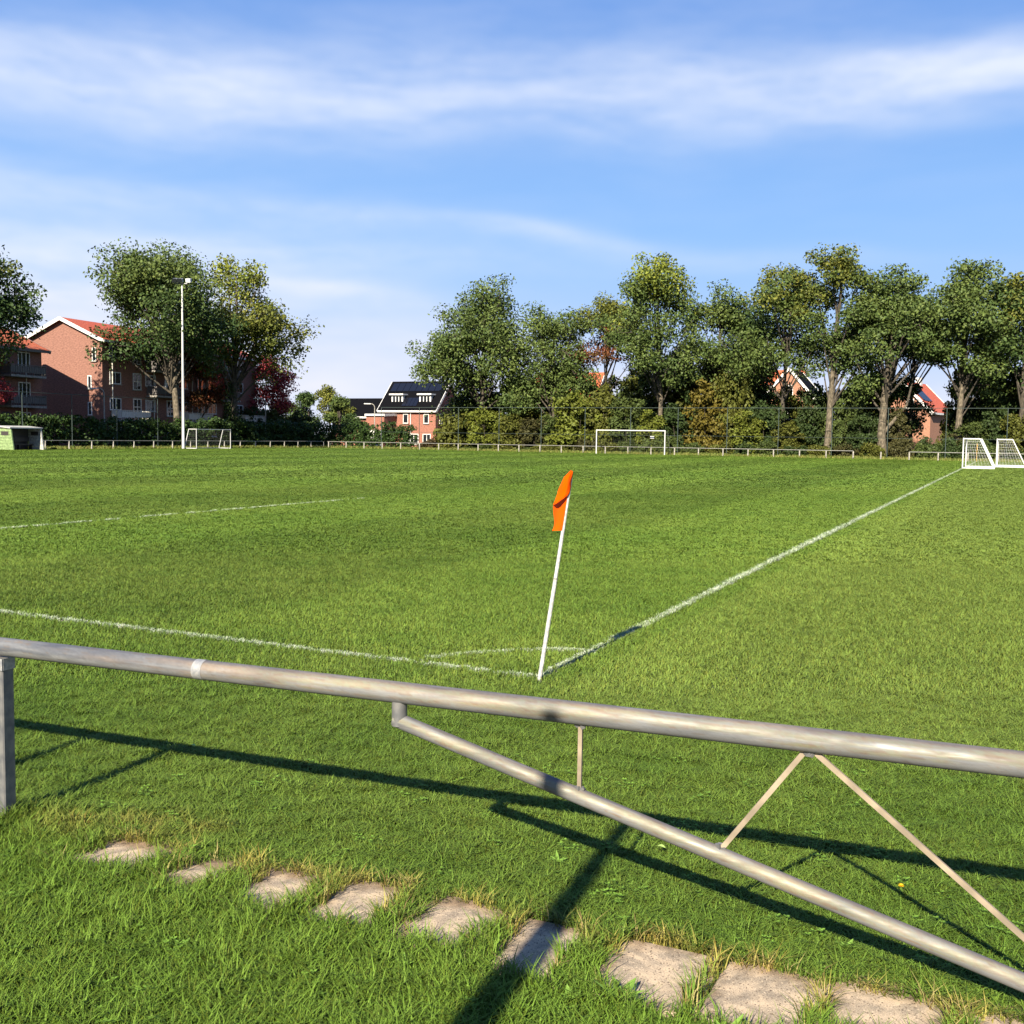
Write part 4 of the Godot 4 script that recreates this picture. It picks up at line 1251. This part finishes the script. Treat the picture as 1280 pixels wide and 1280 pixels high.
# ------------------------------------------------------------------ small plants
func leaf_blade(mb: MB, o: Vector3, dir: Vector3, l: float, w: float, droop: float, col: Color):
	# a lens-shaped leaf with a bend and a creased middle
	var side := dir.cross(Vector3.UP).normalized()
	var pl := []
	for k in 6:
		var t := k / 5.0
		var wd := w * sin(PI * pow(0.08 + 0.92 * t, 0.8)) * (1.0 if k < 5 else 0.0)
		var c := o + dir * l * t + Vector3.UP * (l * (0.55 * t - droop * t * t))
		pl.append([c - side * wd + Vector3.UP * wd * 0.35, c, c + side * wd + Vector3.UP * wd * 0.35])
	for k in 5:
		for e in 2:
			mb.face([pl[k][e], pl[k][e + 1], pl[k + 1][e + 1], pl[k + 1][e]], Vector3.UP, col)

func small_plants():
	rng.seed = 99
	var spots := [[0.345, 3.02, 1.0, "big pale-leaved weed rosette beside the big clear slab"], [0.19, 3.02, 0.6, "weed rosette just left of the big pale-leaved one"], [-0.32, 3.2, 0.5, "small weed rosette below the middle slab"], [0.62, 2.83, 0.8, "weed rosette below the largest slab"], [-0.72, 3.28, 0.5, "weed rosette under the fourth slab"], [-1.05, 3.3, 0.5, "lone small weed in the lawn left of the slabs"], [0.2, 4.03, 0.5, "small weed beyond the shadowed slab"], [1.12, 3.36, 0.5, "pale weed in the grass beyond the lower right slab"]]
	for k in spots.size():
		var s: Array = spots[k]
		var o := thing("weed_plant", s[3], "weed", rf(s[0], s[1], 0.018), rng.randf() * TAU, "broad-leaved weeds by the slabs")
		for j in 8:
			var t := TAU * j / 8.0 + rng.randf_range(-0.3, 0.3)
			var mb := MB.new()
			leaf_blade(mb, Vector3.ZERO, Vector3(cos(t), 0, sin(t)), s[2] * rng.randf_range(0.05, 0.095), s[2] * rng.randf_range(0.011, 0.017), rng.randf_range(-0.3, 0.3), Color(1, 1, 1) * 1.0)
			mb.n = PackedVector3Array()
			put("leaf", mb.mesh(), foliage_cached("weed", Color(0.12, 0.21, 0.035)), o)
	var d := thing("dandelion_flower", "single yellow dandelion in the grass inside the gate's triangle", "flower", rf(1.45, 3.78, 0.0))
	var mb := MB.new()
	mb.tube(Vector3.ZERO, Vector3(0, 0.05, 0), 0.002, 0.002, 5)
	put("stem", mb.mesh(), foliage_cached("weed", Color(0.12, 0.21, 0.035)), d)
	mb = MB.new()
	for ring in 2:
		for k in 16:
			var t := TAU * k / 16.0 + ring * 0.2
			var dd := Vector3(cos(t), 0.35 + ring * 0.7, sin(t)).normalized()
			mb.leaf(Vector3(0, 0.05, 0) + dd * 0.006, dd * 0.007, Vector3(-sin(t), 0, cos(t)) * 0.0022, Color(1, 1, 1))
	put("petals", mb.mesh(), foliage_cached("petal", Color(0.55, 0.36, 0.01)), d)
	for s in [[-1.64, 5.40, "pale green fallen leaf at the end of the latch post's shadow"], [0.62, 4.12, "pale fallen leaf by the crossing shadows of the gate"]]:
		var f := thing("fallen_leaf", s[2], "leaf", rf(s[0], s[1], 0.045), rng.randf() * TAU, "fallen leaves on the lawn")
		mb = MB.new()
		leaf_blade(mb, Vector3(-0.03, 0, 0), Vector3(1, 0, 0), 0.045, 0.013, 0.4, Color(1, 1, 1))
		mb.n = PackedVector3Array()
		put("blade", mb.mesh(), foliage_cached("dry", Color(0.26, 0.36, 0.10)), f)

func foliage_cached(key: String, c: Color) -> StandardMaterial3D:
	if not M.has(key): M[key] = foliage_mat(c, 0.5)
	return M[key]

# ------------------------------------------------------------------ grass
func tuft(nb: int, rad: float, h: float, w: float, lean: float, sd: int, vary := 0.5) -> ArrayMesh:
	rng.seed = sd
	var mb := MB.new()
	for k in nb:
		var t := rng.randf() * TAU
		var q := sqrt(rng.randf()) * rad
		var o := Vector3(cos(t) * q, -0.004, sin(t) * q)
		var a := rng.randf() * TAU
		var d := Vector3(cos(a), 0, sin(a))
		var s := Vector3(-sin(a), 0, cos(a)) * w * rng.randf_range(0.7, 1.2)
		var hh := h * rng.randf_range(0.55, 1.15)
		var l := hh * lean * rng.randf_range(0.3, 1.4)
		var m := o + Vector3(0, hh * 0.62, 0) + d * l * 0.38
		var e := o + Vector3(0, hh * rng.randf_range(0.75, 1.0), 0) + d * l
		var b := rng.randf_range(1.0 - vary, 1.0 + vary)
		var c := Color(b * rng.randf_range(0.9, 1.25), b, b * rng.randf_range(0.8, 1.1))
		if rng.randf() < 0.13: c = Color(b * 2.1, b * 1.35, b * 1.9)
		var i := mb.v.size()
		for p in [o - s * 0.5, o + s * 0.5, m + s * 0.42, m - s * 0.42, e]:
			mb.v.append(p); mb.c.append(c)
		mb.ix.append_array(PackedInt32Array([i, i + 1, i + 2, i, i + 2, i + 3, i + 3, i + 2, i + 4]))
	return mb.mesh()

func scatter(called: String, meshes: Array, xs: Array, m: Material):
	# xs: per mesh an array of [Transform3D list, Color list]
	for k in meshes.size():
		var tr: Array = xs[k][0]
		var cl: Array = xs[k][1]
		if tr.is_empty(): continue
		var mm := MultiMesh.new()
		mm.transform_format = MultiMesh.TRANSFORM_3D
		mm.use_colors = true
		mm.mesh = meshes[k]
		mm.instance_count = tr.size()
		for i in tr.size():
			mm.set_instance_transform(i, tr[i])
			mm.set_instance_color(i, cl[i])
		var o := MultiMeshInstance3D.new()
		o.name = numbered(called)
		o.multimesh = mm
		o.material_override = m
		o.set_meta("kind", "stuff")
		o.set_meta("label", {"grass": "short green mown grass of the pitch and its verge", "painted_line": "white pitch marking sprayed on the grass", "verge_grass": "longer pale grass along the fences", "clover": "small pale clover leaves in the lawn"}[called])
		add_child(o, true)

func on_line(u: float, v: float) -> bool:
	if absf(v) < 0.045 and u > -0.05: return true
	if absf(u) < 0.045 and v > -0.05: return true
	if u > 0 and v > 0 and absf(sqrt(u * u + v * v) - 1.0) < 0.04: return true
	return false

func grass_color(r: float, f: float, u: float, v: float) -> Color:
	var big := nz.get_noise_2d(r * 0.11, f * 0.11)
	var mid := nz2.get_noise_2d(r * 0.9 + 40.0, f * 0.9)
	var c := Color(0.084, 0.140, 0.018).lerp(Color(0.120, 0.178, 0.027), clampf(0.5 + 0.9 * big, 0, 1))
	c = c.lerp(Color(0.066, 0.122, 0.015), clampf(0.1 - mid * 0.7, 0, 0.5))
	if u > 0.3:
		# mowing bands along the pitch, sheen of leaning blades put into the colour
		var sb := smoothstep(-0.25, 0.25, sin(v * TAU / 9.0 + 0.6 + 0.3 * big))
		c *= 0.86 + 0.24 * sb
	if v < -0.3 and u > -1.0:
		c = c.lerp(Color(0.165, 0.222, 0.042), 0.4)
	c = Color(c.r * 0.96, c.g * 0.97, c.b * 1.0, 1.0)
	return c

func grass():
	# F from, F to, spacing, blades, blade width, height, lean
	var zones := [[2.2, 7.0, 0.019, 8, 0.0040, 0.052, 1.3], [6.4, 16.6, 0.040, 14, 0.0052, 0.046, 1.2], [13.8, 41.0, 0.072, 20, 0.0115, 0.046, 1.15], [33.0, 125.0, 0.20, 26, 0.032, 0.047, 1.7]]
	for z in zones.size():
		var zz: Array = zones[z]
		var step: float = zz[2]
		var ms := []
		for k in 3:
			ms.append(tuft(zz[3], step * 0.95, zz[5], zz[4], zz[6], 500 + z * 10 + k, [0.58, 0.4, 0.25, 0.2][z]))
		var xs := [[[], []], [[], []], [[], []]]
		rng.seed = 40 + z
		var f: float = zz[0]
		while f < zz[1]:
			var half := 0.55 * f + 0.9
			var n := int(2.0 * half / step)
			for i in n:
				var r := -half + step * (i + rng.randf())
				var ff := f + step * rng.randf_range(-0.7, 0.7)
				var u := ff * COS_Y + r * SIN_Y + CAM_U
				var v := ff * SIN_Y - r * COS_Y + CAM_V
				if u > 101.0 or v > 74.0: continue
				var h := 1.0
				# overlap the sizes of tuft so that no seam shows
				if z == 0 and ff > 6.2 and rng.randf() < (ff - 6.2) / 0.9: continue
				if z == 1 and ff < 7.2 and rng.randf() > (ff - 6.2) / 0.9: continue
				if z == 1 and ff > 13.8 and rng.randf() < (ff - 13.8) / 2.8: continue
				if z == 2 and ff < 16.6 and rng.randf() > (ff - 13.8) / 2.8: continue
				if z == 2 and ff > 33.0 and rng.randf() < (ff - 33.0) / 8.0: continue
				if z == 3 and ff < 41.0 and rng.randf() > (ff - 33.0) / 8.0: continue
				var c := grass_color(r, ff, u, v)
				if z == 0:
					var sh := slab_show(r, ff)
					if sh > -0.32: continue
					# the unmown strip by the slabs and posts, and the lusher lawn on this side
					var side := (r - -1.53) * ROW_P.x + (ff - 4.06) * ROW_P.y
					var lush := 1.0 - smoothstep(-0.1, 0.35, side)
					h = lerpf(0.82, 1.25, lush) * (1.0 + 0.45 * nz2.get_noise_2d(r * 5.0, ff * 5.0))
					c = c.lerp(Color(0.100, 0.172, 0.020), 0.5 * lush)
					var edge := smoothstep(-1.2, -0.35, sh)
					if sh > -5.0:
						h += 0.4 * edge * (0.6 + 0.8 * nz2.get_noise_2d(r * 7.0, ff * 7.0))
						var dry := clampf(edge * (0.45 + 1.1 * nz.get_noise_2d(r * 4.0 + 7.0, ff * 4.0)) * smoothstep(-0.25, 0.15, side), 0, 0.8)
						c = c.lerp(Color(0.33, 0.24, 0.07), clampf(dry * 1.3 - 0.35, 0.0, 0.55))
						if sh > -0.5 and rng.randf() < 0.25: c = c.lerp(Color(0.30, 0.21, 0.10), 0.6)
					# scuffed, yellowed patch between the latch post and the first slabs
					var scuff := bump((r + 1.62) / 0.42) * bump((ff - 4.33) / 0.13)
					scuff *= clampf(0.5 + 1.3 * nz.get_noise_2d(r * 6.0, ff * 6.0 + 30.0), 0, 1)
					if rng.randf() < scuff * 0.5: continue
					c = c.lerp(Color(0.28, 0.215, 0.06), scuff * 0.65)
					h += scuff * 0.35
					var pd := Vector2(r + 2.14, ff - 4.40).length()
					if pd < 0.35: h += 0.9 * (1.0 - pd / 0.35)
				elif z == 1:
					h = 0.9
				if z < 3 and u > -0.1 and rng.randf() < 0.55 and on_line(u, v): continue
				var s := rng.randf_range(0.8, 1.2)
				var yw := rng.randf() * TAU
				var bs := Basis(Vector3.UP, yw).scaled(Vector3(s, s * h, s))
				var k := rng.randi() % 3
				xs[k][0].append(Transform3D(bs, Vector3(r, 0.0, -ff)))
				c *= rng.randf_range(0.86, 1.14) if z < 2 else rng.randf_range(0.95, 1.05)
				c.a = 1.0
				xs[k][1].append(c)
			f += step
		scatter("grass", ms, xs, M.grass)
	# painted lines
	line_marks(func(t: float) -> Vector2: return Vector2(t, 0.0), 0.0, 95.9)
	line_marks(func(t: float) -> Vector2: return Vector2(0.0, t), 0.06, 28.0)
	line_marks(func(t: float) -> Vector2: return Vector2(cos(t), sin(t)) * (1.0 - 0.11 * pow(sin(2.0 * t), 2.0)), 0.06, PI / 2 - 0.06)
	line_marks(func(t: float) -> Vector2: return Vector2(t, 12.25), 0.0, 16.5, 0.28)
	# longer grass at the feet of the far fences
	var vm := [tuft(16, 0.16, 0.22, 0.03, 0.7, 801), tuft(16, 0.16, 0.26, 0.03, 0.7, 802)]
	var vx := [[[], []], [[], []]]
	rng.seed = 808
	for k in 5200:
		var p: Vector3
		if k % 3 == 0:
			p = uvp(50.0 + rng.randf() * 49.0, 71.6 + rng.randf() * 2.4)
		else:
			p = uvp(97.8 + rng.randf() * 3.6, 73.0 - rng.randf() * 82.0)
		var s := rng.randf_range(0.6, 1.4)
		vx[k % 2][0].append(Transform3D(Basis(Vector3.UP, rng.randf() * TAU).scaled(Vector3(s, s, s)), p))
		vx[k % 2][1].append(Color(0.10, 0.15, 0.03).lerp(Color(0.24, 0.23, 0.07), rng.randf() * 0.7))
	scatter("verge_grass", vm, vx, M.grass)
	# clover in the lawn round the slabs
	rng.seed = 640
	var cm := MB.new()
	for k in 5:
		var o := Vector3(rng.randf_range(-1, 1) * 0.022, rng.randf_range(0.028, 0.05), rng.randf_range(-1, 1) * 0.022)
		for j in 3:
			var t := TAU * j / 3.0 + k
			var d := Vector3(cos(t), 0.25, sin(t))
			cm.leaf(o + d * 0.006, d * 0.006, Vector3(-sin(t), 0, cos(t)) * 0.0052, Color(1, 1, 1) * rng.randf_range(0.8, 1.2))
	var cx := [[[], []]]
	for k in 2600:
		var r := rng.randf_range(-2.2, 2.0)
		var f := rng.randf_range(2.6, 5.4)
		if nz.get_noise_2d(r * 2.6 + 20.0, f * 2.6) < 0.1 or rng.randf() < 0.72 or slab_show(r, f) > -0.4: continue
		cx[0][0].append(Transform3D(Basis(Vector3.UP, rng.randf() * TAU).scaled(Vector3.ONE * rng.randf_range(0.6, 1.15)), rf(r, f)))
		cx[0][1].append(Color(0.105, 0.19, 0.025) * rng.randf_range(0.9, 1.25))
	scatter("clover", [cm.mesh()], cx, M.grass)

func line_marks(path: Callable, t0: float, t1: float, thin := 0.0):
	rng.seed = 70 + int(t1 * 10.0)
	var ms := [tuft(9, 0.016, 0.040, 0.0055, 0.9, 701), tuft(9, 0.016, 0.040, 0.0055, 0.9, 702)]
	var xs := [[[], []], [[], []]]
	var t := t0
	while t < t1:
		var q: Vector2 = path.call(t)
		var c := uvp(q.x, q.y)
		var d := maxf(c.length(), 3.0)
		var ds := clampf(0.0022 * d, 0.014, 0.1)
		var q2: Vector2 = path.call(t + 0.001)
		var side := Vector2(q.y - q2.y, q2.x - q.x).normalized()
		for k in 5:
			if rng.randf() < 0.5 + thin + 0.5 * nz.get_noise_2d(q.x * 2.5, q.y * 2.5): continue
			var off := rng.randf_range(-0.036, 0.036)
			var al := rng.randf_range(-0.5, 0.5) * ds
			var dirv := (q2 - q).normalized()
			var p := uvp(q.x + side.x * off + dirv.x * al, q.y + side.y * off + dirv.y * al)
			var s := clampf(ds / 0.022, 0.8, 2.0)
			var j := rng.randi() % 2
			xs[j][0].append(Transform3D(Basis(Vector3.UP, rng.randf() * TAU).scaled(Vector3(s, clampf(s, 0.8, 1.55), s)), p))
			xs[j][1].append(Color(0.40, 0.44, 0.36).lerp(Color(0.16, 0.24, 0.08), pow(rng.randf(), 2.0)))
		t += ds
	scatter("painted_line", ms, xs, M.line_white)
